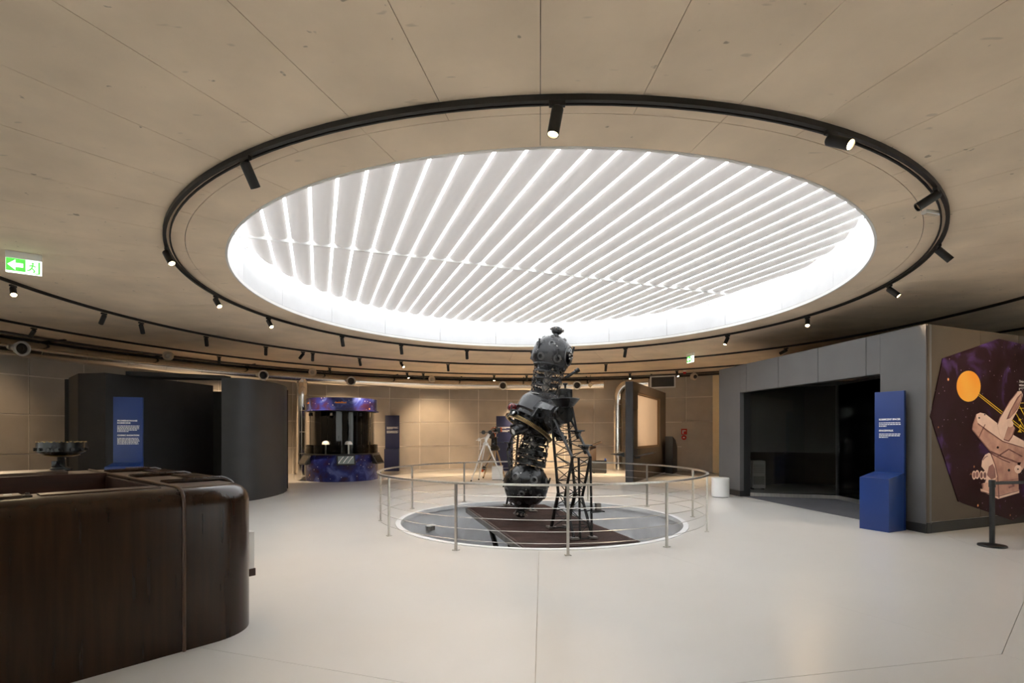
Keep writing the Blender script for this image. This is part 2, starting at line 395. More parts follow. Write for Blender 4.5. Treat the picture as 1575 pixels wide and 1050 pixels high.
# wall behind the viewer: glazed bays with sheer curtains
wf = struct(MB().sector(RW, RW + .2, 3.6, H + .3, 105, 255, n=60).build('wall_front', wallpanel)); wf['label'] = 'curved wall with tall windows behind the viewer'
MB().sector(RW, RW + .2, -.1, .25, 105, 255, n=60).build('sill_wall', wallpanel, wf)
bays = [(107.25 + 12 * i, 107.25 + 12 * i + 9.5) for i in range(12) if i not in (3, 4, 5)]
edges = [105] + [a for b in bays for a in b] + [255]
for i in range(0, len(edges), 2):
    MB().sector(RW, RW + .2, .25, 3.6, edges[i], edges[i + 1], n=12).build('pier', wallpanel, wf)
sheer = fabric_mat('sheer_curtain', (.85, .84, .81), .65)
for i, (a0, a1) in enumerate(bays):
    win = struct(MB().sector(RW + .05, RW + .11, .25, .32, a0, a1, n=6).build('window_%d' % (i + 1), plinth_black))
    MB().sector(RW + .05, RW + .11, 3.53, 3.6, a0, a1, n=6).build('window_frame', plinth_black, win)
    for a in (a0, (a0 + a1) / 2, a1): MB().box(pol(RW + .08, a, 1.925), (.06, .06, 3.35), R_(-a)).build('window_frame', plinth_black, win)
    MB().sector(RW + .075, RW + .085, .3, 3.55, a0, a1, n=6).build('pane', clear_glass, win)
    cm = MB(); n = 90
    for j in range(n + 1):
        a = a0 - .6 + (a1 - a0 + 1.2) * j / n; p = pol(RW - .12 + .045 * math.sin(j * 1.05), a)
        cm.v += [Vector((p.x, p.y, .06)), Vector((p.x, p.y, 4.2))]
    cm.f = [(2 * j, 2 * j + 2, 2 * j + 3, 2 * j + 1) for j in range(n)]
    tag(cm.build('curtain', sheer, sharp=80), 'white sheer curtain over the %s window bay behind the viewer' % ('first second third fourth fifth sixth seventh eighth ninth'.split()[i]), 'curtain', 'sheer curtains')
    pm = (a0 + a1) / 2; p = pol(RW + .02, pm, 1.925)
    area_portal('window_portal', p, (R_(90), 0, R_(-pm + 180)), 2.6, 3.4)
struct(MB().sector(RW + .2, 60, -.35, -.25, n=48).build('ground', mat('outside_paving', (.28, .27, .25), .9, var=.15, scale=2)))
# ================================================================== LIGHT TRACKS AND SPOTLIGHTS
ZT = 4.385
tr1 = empty('lighting_track', (CX, CY, H)); tag(tr1, 'thick black circular lighting track hugging the round skylight', 'lighting track', 'ring tracks')
MB().sector(6.277, 6.317, H - .05, H, n=160).build('rail', track_black, tr1)
MB().sector(6.225, 6.243, H - .04, H - .02, n=160).build('cable_channel', track_black, tr1)
tr2 = empty('lighting_track', (CX, CY, H)); tag(tr2, 'thin black ring lighting track, middle of the three rings', 'lighting track', 'ring tracks')
MB().sector(9.487, 9.523, H - .055, H, n=160).build('rail', track_black, tr2)
tr3 = empty('lighting_track', (CX, CY, H)); tag(tr3, 'outermost thin black ring lighting track near the ducts', 'lighting track', 'ring tracks')
MB().sector(12.687, 12.723, H - .055, H, n=160).build('rail', track_black, tr3)
tr4 = empty('cable_conduit', (CX, CY, H)); tag(tr4, 'dark cable conduit running above the silver duct', 'conduit')
MB().tube([pol(14.1, a, H - .06) for a in range(-100, 61, 2)], .035, 8).build('pipe', duct_dark, tr4)
MB().tube([pol(14.9, a, H - .06) for a in range(-100, 61, 2)], .05, 8).build('pipe', duct_dark, tr4)
for a in range(-96, 60, 12): MB().box(pol(14.5, a, H - .02), (.05, 1.0, .04), R_(-a)).build('bracket', duct_dark, tr4)

def spotlight(R, px, near, lit, aim, label, power=0, cone=50, rail_drop=.07):
    p = ring_hit(px, R, near); p.z = H
    root = empty('track_spotlight', p); tag(root, label, 'spotlight', 'black track spotlights')
    ph = math.atan2(p.x - CX, p.y - CY)
    MB().box(p + Vector((0, 0, -rail_drop - .018)), (.13, .04, .036), -ph).build('track_adapter', track_black, root, bevel=.004)
    a = Vector(aim).normalized(); piv = p + Vector((0, 0, -rail_drop - .075))
    MB().cyl(p + Vector((0, 0, -rail_drop - .03)), piv, .012, n=10).build('swivel_arm', track_black, root)
    st = piv - a * .03; L = .235; r = .048
    MB().lathe([(0, 0), (r * .8, 0), (r, .012), (r, L), (r * .86, L), (r * .86, L - .02), (0, L - .02)], st, a, 24).build('housing', black_metal, root)
    MB().lathe([(0, 0), (r * .85, 0), (r * .85, .004), (0, .006)], st + a * (L - .018), a, 20).build('lens', lamp_lit if lit else lamp_dark, root)
    if power:
        l = bpy.data.lights.new('lamp', 'SPOT'); l.energy = power * 1.7; l.color = (1, .73, .46); l.spot_size = R_(cone); l.spot_blend = .9; l.shadow_soft_size = .04
        o = bpy.data.objects.new('lamp', l); COL.objects.link(o); o.parent = root
        o.location = (st + a * (L + .02)) - p; o.rotation_euler = a.to_track_quat('-Z', 'Y').to_euler()
    return root
ORD = 'first second third fourth fifth sixth seventh eighth ninth tenth eleventh twelfth thirteenth fourteenth'.split()
near1 = [(378, 0, (.22, .75, -1), 0), (857, 1, (-.18, -.10, -1), 40), (1278, 1, (.42, -.75, -.62), 40), (1440, 0, (-.9, .3, -.6), 60)]
nl = ['black track spotlight pointing straight down at the upper left of the skylight', 'lit track spotlight above the top middle of the skylight', 'lit track spotlight glaring toward the viewer right of the skylight top', 'dark track spotlight tipped sideways at the far right of the skylight ring']
for (px, lit, aim, pw), lb in zip(near1, nl): spotlight(6.297, px, True, lit, aim, lb, pw, rail_drop=.053)
far1 = [(256, 1, (.55, -.25, -.8), 50), (332, 1, (.6, -.4, -.75), 50), (413, 1, (.55, -.4, -.75), 50), (526, 0, (0, .55, -1), 0), (617, 0, (0, .55, -1), 0), (718, 0, (0, .55, -1), 0), (819, 1, (0, -.7, -.7), 15),
        (962, 0, (-.05, .55, -1), 0), (1119, 1, (-.45, -.2, -.9), 50), (1242, 1, (-.35, -.6, -.7), 50), (1368, 1, (.45, -.55, -.75), 50), (1444, 1, (.6, -.25, -.75), 60)]
for i, (px, lit, aim, pw) in enumerate(far1):
    spotlight(6.297, px, False, lit, aim, '%s track spotlight on the lower rim of the inner ring, %s from the left' % ('glowing' if lit else 'unlit black', ORD[i]), pw, rail_drop=.053)
mid = [(20, 1, (.55, -.5, -.62), 90), (160, 0, (-.75, .45, -.8), 0), (217, 0, (-.25, .7, -.9), 0), (317, 0, (-.3, .7, -.9), 0), (409, 0, (-.35, .7, -.9), 0), (466, 0, (-.8, .5, -.7), 120), (481, 0, (-.3, .7, -.9), 350),
       (553, 0, (0, .7, -.9), 380), (617, 1, (.55, -.45, -.7), 80), (689, 0, (0, .7, -.9), 350), (932, 0, (.05, .7, -.9), 650), (1209, 0, (-2.86, 4.85, -2.1), 260)]  # some dark-lens heads carry added lamps to brighten the wall and screen
for i, (px, lit, aim, pw) in enumerate(mid):
    spotlight(9.505, px, False, lit, aim, '%s spotlight on the middle ring track, %s from the left' % ('glowing' if lit else 'unlit black', ORD[i]), pw)
out = [(52, 0, (-.8, .3, -.75), 40), (337, 0, (-.4, .8, -.8), 200), (507, 0, (-.1, .85, -.8), 200), (626, 1, (.4, -.3, -.8), 150), (651, 0, (0, .85, -.8), 130), (760, 1, (0, -.4, -.9), 120), (810, 0, (.1, .8, -.9), 500), (969, 1, (-.1, -.4, -.9), 220), (1041, 1, (.1, -.5, -.8), 300), (1180, 0, (.7, .1, -.65), 260)]  # dark-lens heads here hold lamps added to warm the wall behind
for i, (px, lit, aim, pw) in enumerate(out):
    spotlight(12.705, px, False, lit, aim, '%s spotlight on the outermost ring track, %s from the left' % ('glowing' if lit else 'unlit black', ORD[i]), pw, cone=70)

q = pol(9.505, 118); kx = q.x
def beyond():
    global ring_hit
    keep = ring_hit; ring_hit = lambda *a: pol(9.505, 118)
    spotlight(9.505, 0, False, 0, (-.10, .72, -.45), 'black spotlight on the middle ring track past the right edge, aimed at the poster', 75, 75)
    ring_hit = keep
beyond()
# ================================================================== DUCTS
RD, ZD, rd = 14.72, 4.08, .225
def duct_phi(px):
    p = ring_hit(px, RD); return math.degrees(math.atan2(p.x - CX, p.y - CY))
du = empty('ventilation_duct', pol(RD, -60, ZD)); tag(du, 'long silver spiral duct curving along the back wall with round nozzles', 'duct')
pe = duct_phi(929)
MB().tube([pol(RD, -100 + (pe + 100) * i / 120, ZD) for i in range(121)], rd, 24).build('duct_run', duct_steel, du)
a = -96
while a < pe:
    MB().tube([pol(RD, a + d, ZD) for d in (-.12, 0, .12)], rd + .008, 24).build('seam_band', duct_steel, du); a += 4.6
for px in (20, 400, 537, 773, 888):
    ph = duct_phi(px); p = pol(RD, ph, ZD); inw = Vector((-math.sin(R_(ph)), -math.cos(R_(ph)), -.12)).normalized()
    nz = MB().lathe([(.15, 0), (.15, .30), (.19, .31), (.205, .35), (.195, .375), (.155, .375), (.145, .30), (.0, .28)], p, inw, 24).build('nozzle', white_paint, du)
    MB().lathe([(.148, .31), (.10, .345), (.105, .325), (.055, .34), (.055, .31), (0, .31)], p, inw, 20).build('nozzle_vanes', duct_dark, nz)
for px, sfx in ((464, 0),):
    ph = duct_phi(px); p = pol(RD, ph)
    MB().cyl((p.x, p.y, 0.0), (p.x, p.y, ZD - .05), .235, n=24).build('drop_duct', duct_steel, du)
    MB().lathe([(.26, 0), (.26, .5), (.235, .56)], (p.x, p.y, ZD - .75), (0, 0, 1), 24).build('drop_collar', duct_steel, du)
    for z in (.9, 1.8, 2.7): MB().lathe([(.236, 0), (.246, .01), (.236, .02)], (p.x, p.y, z), (0, 0, 1), 24).build('seam_band', duct_steel, du)
d2 = empty('ventilation_duct', at_depth(951, 735, 24.2)); tag(d2, 'silver duct rising from the floor and bending behind the screen wall', 'duct')
ph0 = duct_phi(951); ph1 = duct_phi(998); p = pol(RD, ph0)
bend = [Vector((p.x, p.y, z)) for z in (.0, 1.2, 2.4, 3.3)]
for i in range(1, 9):
    t = R_(90 * i / 8); bend.append(pol(RD, ph0 + math.degrees(.6 * (1 - math.cos(t)) / RD), 3.48 + .6 * math.sin(t)))
for i in range(1, 7): bend.append(pol(RD, ph0 + 2.4 + (ph1 - ph0 - 2.4) * i / 6, 4.08))
MB().tube(bend, .235, 24).build('duct_run', duct_steel, d2)
for z in (.9, 2.0, 3.1): MB().lathe([(.236, 0), (.25, .012), (.236, .024)], (p.x, p.y, z), (0, 0, 1), 24).build('seam_band', duct_steel, d2)
MB().lathe([(.30, 0), (.30, .03), (.24, .05)], (p.x, p.y, 0), (0, 0, 1), 24).build('floor_flange', duct_steel, d2)
# grille box
ph = duct_phi(1022); gc = pol(14.25, ph, 4.07); gr = R_(-ph)
gb = empty('vent_grille', gc); tag(gb, 'rectangular white framed air grille high on the wall by the screen', 'vent')
Rm = Matrix.Rotation(gr, 3, 'Z')
MB().box(gc + Rm @ Vector((0, .2, 0)), (1.0, .36, .44), gr).build('plenum', duct_dark, gb)
fm = MB()
for dx, dz, sx, sz in ((0, .25, 1.1, .06), (0, -.25, 1.1, .06), (.53, 0, .06, .54), (-.53, 0, .06, .54)): fm.box(gc + Rm @ Vector((dx, 0, dz)), (sx, .05, sz), gr)
fm.build('grille_frame', white_paint, gb)
for i in range(12): MB().box(gc + Rm @ Vector((-.44 + .08 * i, .03, 0)), (.02, .05, .42), gr).build('fin', duct_dark, gb)

# ================================================================== SMALL CEILING THINGS
def dome(px, py, R, label):
    p = ring_hit(px, R); z = EYE + (HY - py) / FPX * p.y
    r = empty('ceiling_speaker', (p.x, p.y, H)); tag(r, label, 'speaker', 'round ceiling speakers')
    MB().cyl((p.x, p.y, H), (p.x, p.y, z), .015, n=8).build('rod', beige_dome, r)
    d = Vector((.25, -1, -.15)).normalized()
    MB().lathe([(0, -.12), (.08, -.11), (.15, -.04), (.16, .05), (.14, .10), (.10, .11), (0, .11)], (p.x, p.y, z), d, 20).build('shell', beige_dome, r)
    MB().sphere(Vector((p.x, p.y, z)) + d * .09, .085, 16, 10).build('cone', duct_dark if px > 1000 else mat('speaker_grille', (.42, .36, .30), .5, var=.1), r)
for a_ in ((259, 547, 13.6, 'beige round speaker hanging above the dark curved booth'), (481, 572, 13.8, 'beige round speaker hanging above the galaxy kiosk'), (664, 583, 13.9, 'beige round speaker hanging above the wide bare back wall'), (1067, 579, 13.6, 'beige round speaker beside the red alarm above the right door')): dome(*a_)
p = ring_hit(1053, 13.4); al = empty('alarm_beacon', (p.x, p.y, H)); tag(al, 'small red alarm beacon on the ceiling near the right door', 'alarm')
MB().cyl((p.x, p.y, H), (p.x, p.y, H - .06), .08).build('base', white_paint, al); MB().lathe([(.07, 0), (.065, -.06), (.03, -.09), (0, -.09)], (p.x, p.y, H - .06), (0, 0, 1), 16).build('cap', red_sign, al)
p = ring_hit(908, 13.6); z = EYE + (HY - 592) / FPX * p.y
sn = empty('hanging_sensor', (p.x, p.y, H)); tag(sn, 'small diamond shaped sensor hanging at the end of the duct', 'sensor')
MB().cyl((p.x, p.y, H), (p.x, p.y, z), .012, n=8).build('rod', duct_dark, sn); MB().box((p.x, p.y, z), (.17, .06, .17), Matrix.Rotation(R_(45), 3, 'Y')).build('head', beige_dome, sn, bevel=.008)
# exit signs
def exit_sign(c, rz, w_, h_, label):
    c = Vector(c); r = empty('exit_sign', (c.x, c.y, H), rz); tag(r, label, 'exit sign')
    L = lambda *a: Vector(a)
    MB().box((0, 0, -.05), (w_, .07, .10)).build('housing', white_paint, r, world=False, bevel=.006)
    pl = MB().box((0, 0, -.10 - h_ / 2), (w_, .02, h_)).build('light_panel', white_lit, r, world=False, bevel=.002)
    y = -.0125; zc = -.10 - h_ / 2
    MB().box((-w_ * .22, y, zc + h_ * .06), (w_ * .54, .004, h_ * .86)).build('green_field', green_lit, pl, world=False)
    ar = [(-.46, 0), (-.24, .36), (-.24, .14), (-.03, .14), (-.03, -.14), (-.24, -.14), (-.24, -.36)]
    MB().extr([(q[0] * w_ + w_ * .01, y - .003, zc + q[1] * h_ + h_ * .05) for q in ar], (0, -.003, 0)).build('arrow', white_lit, pl, world=False)
    rn = MB(); yy = y - .002
    def st(a_, b_, r_=.045): rn.tube([(w_ * a_[0], yy, zc + h_ * a_[1]), (w_ * b_[0], yy, zc + h_ * b_[1])], h_ * r_, 5)
    rn.sphere((w_ * .25, yy, zc + h_ * .28), h_ * .07, 8, 6)
    for s_ in (((.25, .20), (.22, -.05)), ((.22, -.05), (.30, -.20)), ((.30, -.20), (.27, -.36)), ((.22, -.05), (.15, -.22)), ((.15, -.22), (.09, -.24)), ((.25, .16), (.33, .05)), ((.25, .16), (.15, .08))): st(*s_)
    rn.build('running_figure', green_lit, pl, world=False)
    dr = MB(); dr.box((w_ * .43, yy, zc), (w_ * .05, .005, h_ * .84)); dr.box((w_ * .38, yy, zc - h_ * .40), (w_ * .14, .005, h_ * .06)); dr.build('doorway_mark', green_lit, pl, world=False)
exit_sign(at_depth(37, 400, 7.75), R_(34), .40, .215, 'lit green and white exit sign with a left arrow on the ceiling')
exit_sign(at_depth(1062, 548, 17.3), R_(-78), .40, .215, 'small exit sign seen nearly edge on above the spacewalk booth')
p = at_depth(1432, 339, 6.3); em = empty('emergency_light', (p.x, p.y, H)); tag(em, 'small white emergency light bar on the ceiling at the ring track', 'emergency light')
MB().box((p.x, p.y, H - .02), (.24, .07, .04), R_(15)).build('case', white_paint, em, bevel=.008); MB().box((p.x, p.y, H - .042), (.18, .045, .008), R_(15)).build('diffuser', beige_dome, em, bevel=.002)
# ================================================================== RAILING
RR = 3.17
rl = empty('railing', (CX, CY, 0)); tag(rl, 'round brushed steel cable railing enclosing the pit', 'railing')
MB().sector(RR - .024, RR + .024, .975, 1.005, n=128).build('handrail', steel, rl, bevel=.004)
pm = None
for k in range(12):
    ph = 180 - (4 + 30 * k)
    p = pol(RR, ph); o = MB().box((p.x, p.y, .49), (.036, .03, .975), R_(-ph)).build('post', steel, rl)
    MB().box((p.x, p.y, .006), (.09, .07, .012), R_(-ph)).build('post_foot', steel, o)
for z in (.165, .33, .495, .66, .82):
    MB().tube([pol(RR, 3.75 * i, z) for i in range(96)], .0042, 5, True).build('cable', steel, rl)
# ================================================================== LIFT PLATFORM IN THE PIT
PROT = R_(16)
dk = empty('lift_platform', (CX, CY, -.02), PROT); tag(dk, 'rust brown ribbed steel lift platform inside the pit', 'platform')
x0, x1, y0, y1 = -1.08, .86, -2.46, 2.14
nx, ny = 2, 5
for i in range(nx):
    for j in range(ny):
        ax, bx = x0 + (x1 - x0) * i / nx, x0 + (x1 - x0) * (i + 1) / nx; ay, by = y0 + (y1 - y0) * j / ny, y0 + (y1 - y0) * (j + 1) / ny
        MB().box(((ax + bx) / 2, (ay + by) / 2, -.01), (bx - ax - .006, by - ay - .006, .02)).build('deck_plate', deck_rust, dk, world=False, bevel=.002)
rib = MB()
yy = y0 + .05
while yy < y1 - .03:
    rib.box(((x0 + x1) / 2, yy, .002), (x1 - x0 - .08, .012, .006)); yy += .05
rb = rib.build('anti_slip_ribs', deck_rust, dk, world=False, smooth=False); rb['kind'] = 'stuff'
for (a, b) in (((x0, y0), (x0, y1)), ((x1, y0), (x1, y1)), ((x0, y0), (x1, y0)), ((x0, y1), (x1, y1))):
    cx_, cy_ = (a[0] + b[0]) / 2, (a[1] + b[1]) / 2
    MB().box((cx_, cy_, -.07), (abs(a[0] - b[0]) + .05, abs(a[1] - b[1]) + .05, .10)).build('edge_beam', deck_edge, dk, world=False, bevel=.004)
for x in (-.75, .5): MB().box((x, -.15, -.2), (.12, 4.2, .16)).build('under_beam', truss_black, dk, world=False)
for s_ in (-1, 1):
    for x in (-.68, .43):
        MB().tube([(x + s_ * .04, s_ * 1.9 - .15, -.28), (x + s_ * .04, -s_ * 1.9 - .15, -2.9)], .06, 8).build('scissor_arm', truss_black, dk, world=False)
MB().box((-.1, -.15, -2.93), (1.7, 4.2, .1)).build('base_frame', truss_black, dk, world=False)
for yy in (-2.1, -1.6, -1.2):
    MB().cyl((-.98, yy, -.12), (-.98, yy, -.85), .03, n=8).build('hanger', truss_black, dk, world=False)
MB().box((-.98, -1.65, -.55), (.05, 1.1, .05)).build('hanger_bar', truss_black, dk, world=False)
MB().box((-.98, -1.65, -.8), (.05, 1.3, .05)).build('hanger_bar', truss_black, dk, world=False)
# pulley on the pit floor and wall sensor
p = Vector((CX - 1.15, CY - 1.35, -3.0))
pu = empty('cable_drum', p); tag(pu, 'dark cable drum under the lift platform in the pit', 'drum')
MB().box(p + Vector((0, 0, .85)), (.5, .35, 1.7)).build('stand', truss_black, pu, bevel=.01)
MB().cyl(p + Vector((-.2, 0, 1.9)), p + Vector((.2, 0, 1.9)), .26, n=24).build('reel', truss_black, pu)
for sx in (-.2, .2): MB().cyl(p + Vector((sx - .02, 0, 1.9)), p + Vector((sx + .02, 0, 1.9)), .3, n=24).build('reel_flange', proj_grey, pu)
a_ = math.degrees(math.atan2(at_depth(650, 0, 1).x, 1)); pw = pol(2.72, -62, -.42)
ws = empty('pit_sensor', pw); tag(ws, 'small grey sensor box fixed to the pit wall', 'sensor')
MB().box(pw, (.16, .12, .10), R_(62)).build('case', proj_tan, ws, bevel=.01); MB().box(pw + Vector((0, 0, .06)), (.24, .16, .02), R_(62)).build('cover', white_paint, ws)

# ================================================================== PLANETARIUM PROJECTOR
pj = empty('planetarium_projector', (CX, CY, 0), PROT); tag(pj, 'tall black dumbbell planetarium projector with two lens studded balls on lattice supports', 'projector')
def B(mb, name, m, par=pj, **k): return mb.build(name, m, par, world=False, **k)
U = Vector((.2055, 0, .9787)); LB = Vector((-.29, 0, .69)); A = lambda s: LB + U * s
N32 = Vector((math.sin(R_(32)), 0, math.cos(R_(32))))
def basis(ax):
    a = Vector(ax).normalized(); y = Vector((0, 1, 0)); x = y.cross(a).normalized(); return x, y, a
def star_ball(c, r, name, a0, a1, big=None, flip=1):
    b = B(MB().sphere(c, r, 48, 28, U, a0, a1), name, proj_grey if flip < 0 else proj_black)
    X, Y, Z = basis(U)
    rows_ = ((18, 7, 12, .058), (-22, 7, 38, .046), (54, 5, 0, .046), (-55, 5, 20, .036))
    for lat, n, ph, pr in rows_:
        for i in range(n):
            t = R_(ph + 360 * i / n); la = R_(lat * flip)
            d = (X * math.cos(t) + Y * math.sin(t)) * math.cos(la) + Z * math.sin(la)
            if big and d.dot(big) > .86: continue
            B(MB().lathe([(pr * 1.4, -.02), (pr * 1.4, .006), (pr, .009), (pr, .022), (pr * .74, .025), (pr * .68, -.01), (0, -.012)], c + d * r * .985, d, 18), 'lens_port', port_grey, b)
            B(MB().lathe([(0, .001), (pr * .66, -.001), (pr * .6, -.008)], c + d * r * .985, d, 14), 'lens', lens_dark, b)
    bolts = MB()
    for i in range(70):
        d = Vector((random.gauss(0, 1), random.gauss(0, 1), random.gauss(0, 1))).normalized()
        if abs(d.dot(U)) > .9: continue
        bolts.cyl(c + d * r * .99, c + d * (r + .008), .009, n=6)
    B(bolts, 'bolts', proj_steel, b)
    for i in range(6):
        t = R_(25 + 60 * i); d = (X * math.cos(t) + Y * math.sin(t)) * .96 + Z * (.28 if i % 2 else -.1); d.normalize()
        tg = d.cross(Z).normalized(); q = c + d * (r + .022)
        B(MB().tube([q - Z * .09, q, q + Z * .1 + d * .01], [.022, .016, .02], 8), 'side_tube', proj_black, b)
        B(MB().cyl(c + d * r * .97, q, .008, n=6), 'tube_mount', proj_black, b)
    if big:
        B(MB().sphere(c, r + .006, 30, 8, big, 152, 180), 'hatch_dark_cap', lens_dark, b)  # dark cap over the ball stands in for the shaded hole
        B(MB().lathe([(.185, -.01), (.20, .0), (.20, .014), (.18, .016), (.185, -.01)], c + big * r * .888, big, 30), 'hatch_rim', port_grey, b)
        X2 = big.cross(U).normalized(); Y2 = big.cross(X2)
        for q in range(6):
            e = c + big * (r * .985) + (X2 * math.cos(q) + Y2 * math.sin(q)) * .07
            B(MB().cyl(e, e + big * .03, .025, .012, 10), 'inner_lamp', proj_steel if q % 2 else proj_tan, b)
    return b
lower = star_ball(LB, .445, 'lower_star_ball', 0, 152, None, 1)
upc = A(2.677); upper = star_ball(upc, .405, 'upper_star_ball', 34, 180, Vector((.72, -.68, -.12)).normalized(), -1)
# small globes at both ends
def end_globe(c, ax, name):
    g_ = B(MB().lathe([(.06, 0), (.055, .05), (.10, .08), (.115, .13), (.10, .18), (.06, .205), (0, .21)], c, ax, 20), name, proj_grey)
    X, Y, Z = basis(ax)
    for i in range(9):
        t = R_(40 * i); d = X * math.cos(t) + Y * math.sin(t)
        B(MB().cyl(Vector(c) + Z * .13 + d * .09, Vector(c) + Z * (.15) + d * .145, .026, .018, 8), 'petal_lens', proj_tan, g_)
end_globe(upc + U * .39, U, 'top_globe')
B(MB().lathe([(.17, -.03), (.15, .03), (.09, .06), (0, .06)], LB - U * .43, -U, 24), 'lower_neck', proj_black)
end_globe(LB - U * .45, -U, 'bottom_globe')
X, Y, Z = basis(U)
B(MB().tube([upc + X * .30 - U * .42 - Y * .2, upc + X * .52 - U * .22 - Y * .2], [.03, .03], 10), 'finder_tube', proj_black)
B(MB().tube([upc + X * .49 - U * .245 - Y * .2, upc + X * .55 - U * .19 - Y * .2], [.045, .045], 10), 'finder_hood', proj_black)

def cage(s0, s1, r0, r1, nring, name, inner_r):
    X, Y, Z = basis(U)
    core = B(MB().lathe([(0, s0), (inner_r, s0), (inner_r, s1), (0, s1)], LB, U, 20), name, proj_tan)
    rr = lambda s: r0 + (r1 - r0) * (s - s0) / (s1 - s0)
    lv = [s0 + (s1 - s0) * i / (nring - 1) for i in range(nring)]
    for s in lv:
        r = rr(s); B(MB().lathe([(r - .03, -.012), (r, -.012), (r, .012), (r - .03, .012), (r - .03, -.012)], A(s), U, 36), 'cage_ring', proj_grey, core)
    n = 10; mb = MB()
    for a_, b_ in zip(lv[:-1], lv[1:]):
        for i in range(n):
            for q in (0, 1):
                t0, t1 = 2 * math.pi * i / n, 2 * math.pi * (i + (.5 if q else -.5)) / n
                mb.tube([A(a_) + (X * math.cos(t0) + Y * math.sin(t0)) * (rr(a_) - .015), A(b_) + (X * math.cos(t1) + Y * math.sin(t1)) * (rr(b_) - .015)], .008, 5)
    B(mb, 'cage_struts', proj_grey, core)
    for s in lv[:-1]:
        for i in range(5):
            t = 2 * math.pi * (i + .3 * s) / 5; d = X * math.cos(t) + Y * math.sin(t); q = A(s + (s1 - s0) / nring * .5)
            B(MB().cyl(q + d * inner_r * .9, q + d * (rr(s) - .06), .042, .03, 10), 'planet_projector', proj_black if i % 2 else proj_grey, core)
            B(MB().cyl(q + d * (rr(s) - .065), q + d * (rr(s) - .055), .026, n=10), 'lens', lens_dark if i % 3 else proj_steel, core)
cage(1.86, 2.43, .30, .325, 5, 'upper_cage', .09)
cage(.42, 1.12, .315, .29, 6, 'lower_cage', .09)
B(MB().lathe([(.0, .40), (.27, .40), (.31, .43), (.31, .50), (.28, .52), (0, .52)], LB, U, 36), 'lower_cage_flange', proj_black)
B(MB().lathe([(.20, .62), (.31, .62), (.31, .70), (.20, .70)], LB, U, 36), 'lower_cage_band', proj_black)
B(MB().lathe([(0, 1.07), (.25, 1.07), (.27, 1.10), (.27, 1.13), (.2, 1.16), (0, 1.16)], LB, U, 36), 'lower_cage_plate', proj_steel)
B(MB().lathe([(0, 2.41), (.32, 2.41), (.34, 2.43), (.34, 2.45), (.2, 2.47)], LB, U, 36), 'upper_cage_flange', proj_grey)
# middle: tilted drum, collars, gear ring
DC = Vector((.0, 0, 2.17))
drum = B(MB().lathe([(0, -.20), (.42, -.20), (.47, -.15), (.47, .08), (.43, .16), (.36, .20), (0, .20)], DC, N32, 48), 'tilted_drum', proj_grey)
B(MB().lathe([(0, 1.40), (.36, 1.40), (.34, 1.70), (.34, 1.78), (0, 1.78)], LB, U, 36), 'upper_collar', proj_grey)
B(MB().lathe([(0, 1.78), (.33, 1.78), (.35, 1.80), (.35, 1.835), (.31, 1.86), (0, 1.86)], LB, U, 40), 'upper_flange', proj_black)
B(MB().lathe([(.355, 0), (.358, .008), (.355, .016), (.34, .016), (.34, 0)], A(1.80), U, 40), 'flange_trim', proj_steel)
rot10 = Matrix.Rotation(R_(10.3), 3, 'Y'); rot32 = Matrix.Rotation(R_(32), 3, 'Y')
cp = B(MB().box(Vector((.10, -.31, 2.33)), (.50, .10, .30), rot10), 'cover_plate', proj_grey, bevel=.012)
for i in range(6): B(MB().cyl(Vector((.10, -.36, 2.33)) + rot10 @ Vector((-.2 + .08 * i, 0, .12)), Vector((.10, -.368, 2.33)) + rot10 @ Vector((-.2 + .08 * i, 0, .12)), .01, n=8), 'screw', proj_steel, cp)
em_ = MB()
for i in range(7):
    t = 2 * math.pi * i / 7; em_.sphere(Vector((.12, -.362, 2.31)) + rot10 @ Vector((math.cos(t) * .035 * (1 + .4 * (i % 2)), 0, math.sin(t) * .025)), .016, 8, 6)
B(em_, 'maker_emblem', proj_steel, cp)
mid_ = B(MB().lathe([(0, -.52), (.30, -.52), (.36, -.46), (.38, -.30), (.44, -.26), (.44, -.19), (0, -.19)], DC, N32, 40), 'tilted_body', proj_black)
GC = DC - N32 * .40 + Vector((-.03, 0, 0))
gear = B(MB().lathe([(.46, -.034), (.515, -.034), (.515, .034), (.46, .034), (.46, -.034)], GC, N32, 72), 'gear_ring', brass)
X3, Y3, Z3 = basis(N32); tm = MB()
for i in range(110):
    t = 2 * math.pi * i / 110; d = X3 * math.cos(t) + Y3 * math.sin(t); tg = -X3 * math.sin(t) + Y3 * math.cos(t)
    m3 = Matrix((tg, d, Z3)).transposed(); tm.box(GC + d * .522, (.013, .018, .052), m3)
B(tm, 'gear_teeth', mat('gear_teeth_dark', (.10, .07, .035), .4, metal=.7, var=.2), gear)
for i in range(6):
    t = 2 * math.pi * i / 6 + .3; d = X3 * math.cos(t) + Y3 * math.sin(t); B(MB().tube([GC + d * .30, GC + d * .47], .025, 8), 'gear_spoke', proj_black, gear)
gx = B(MB().box(Vector((-.09, -.50, 1.99)), (.50, .18, .22), rot32), 'gear_box', proj_black, bevel=.012)
B(MB().cyl(Vector((-.22, -.56, 2.07)), Vector((-.22, -.63, 2.07)), .075, n=20), 'dial', proj_grey, gx)
B(MB().cyl(Vector((-.22, -.625, 2.07)), Vector((-.22, -.64, 2.07)), .04, n=16), 'dial_face', lens_dark, gx)
for q in ((.13, .07), (-.1, -.07), (.18, -.06)):
    e = Vector((-.09, -.59, 1.99)) + rot32 @ Vector((q[0], 0, q[1])); B(MB().cyl(e, e - Vector((0, .012, 0)), .012, n=8), 'screw', proj_steel, gx)
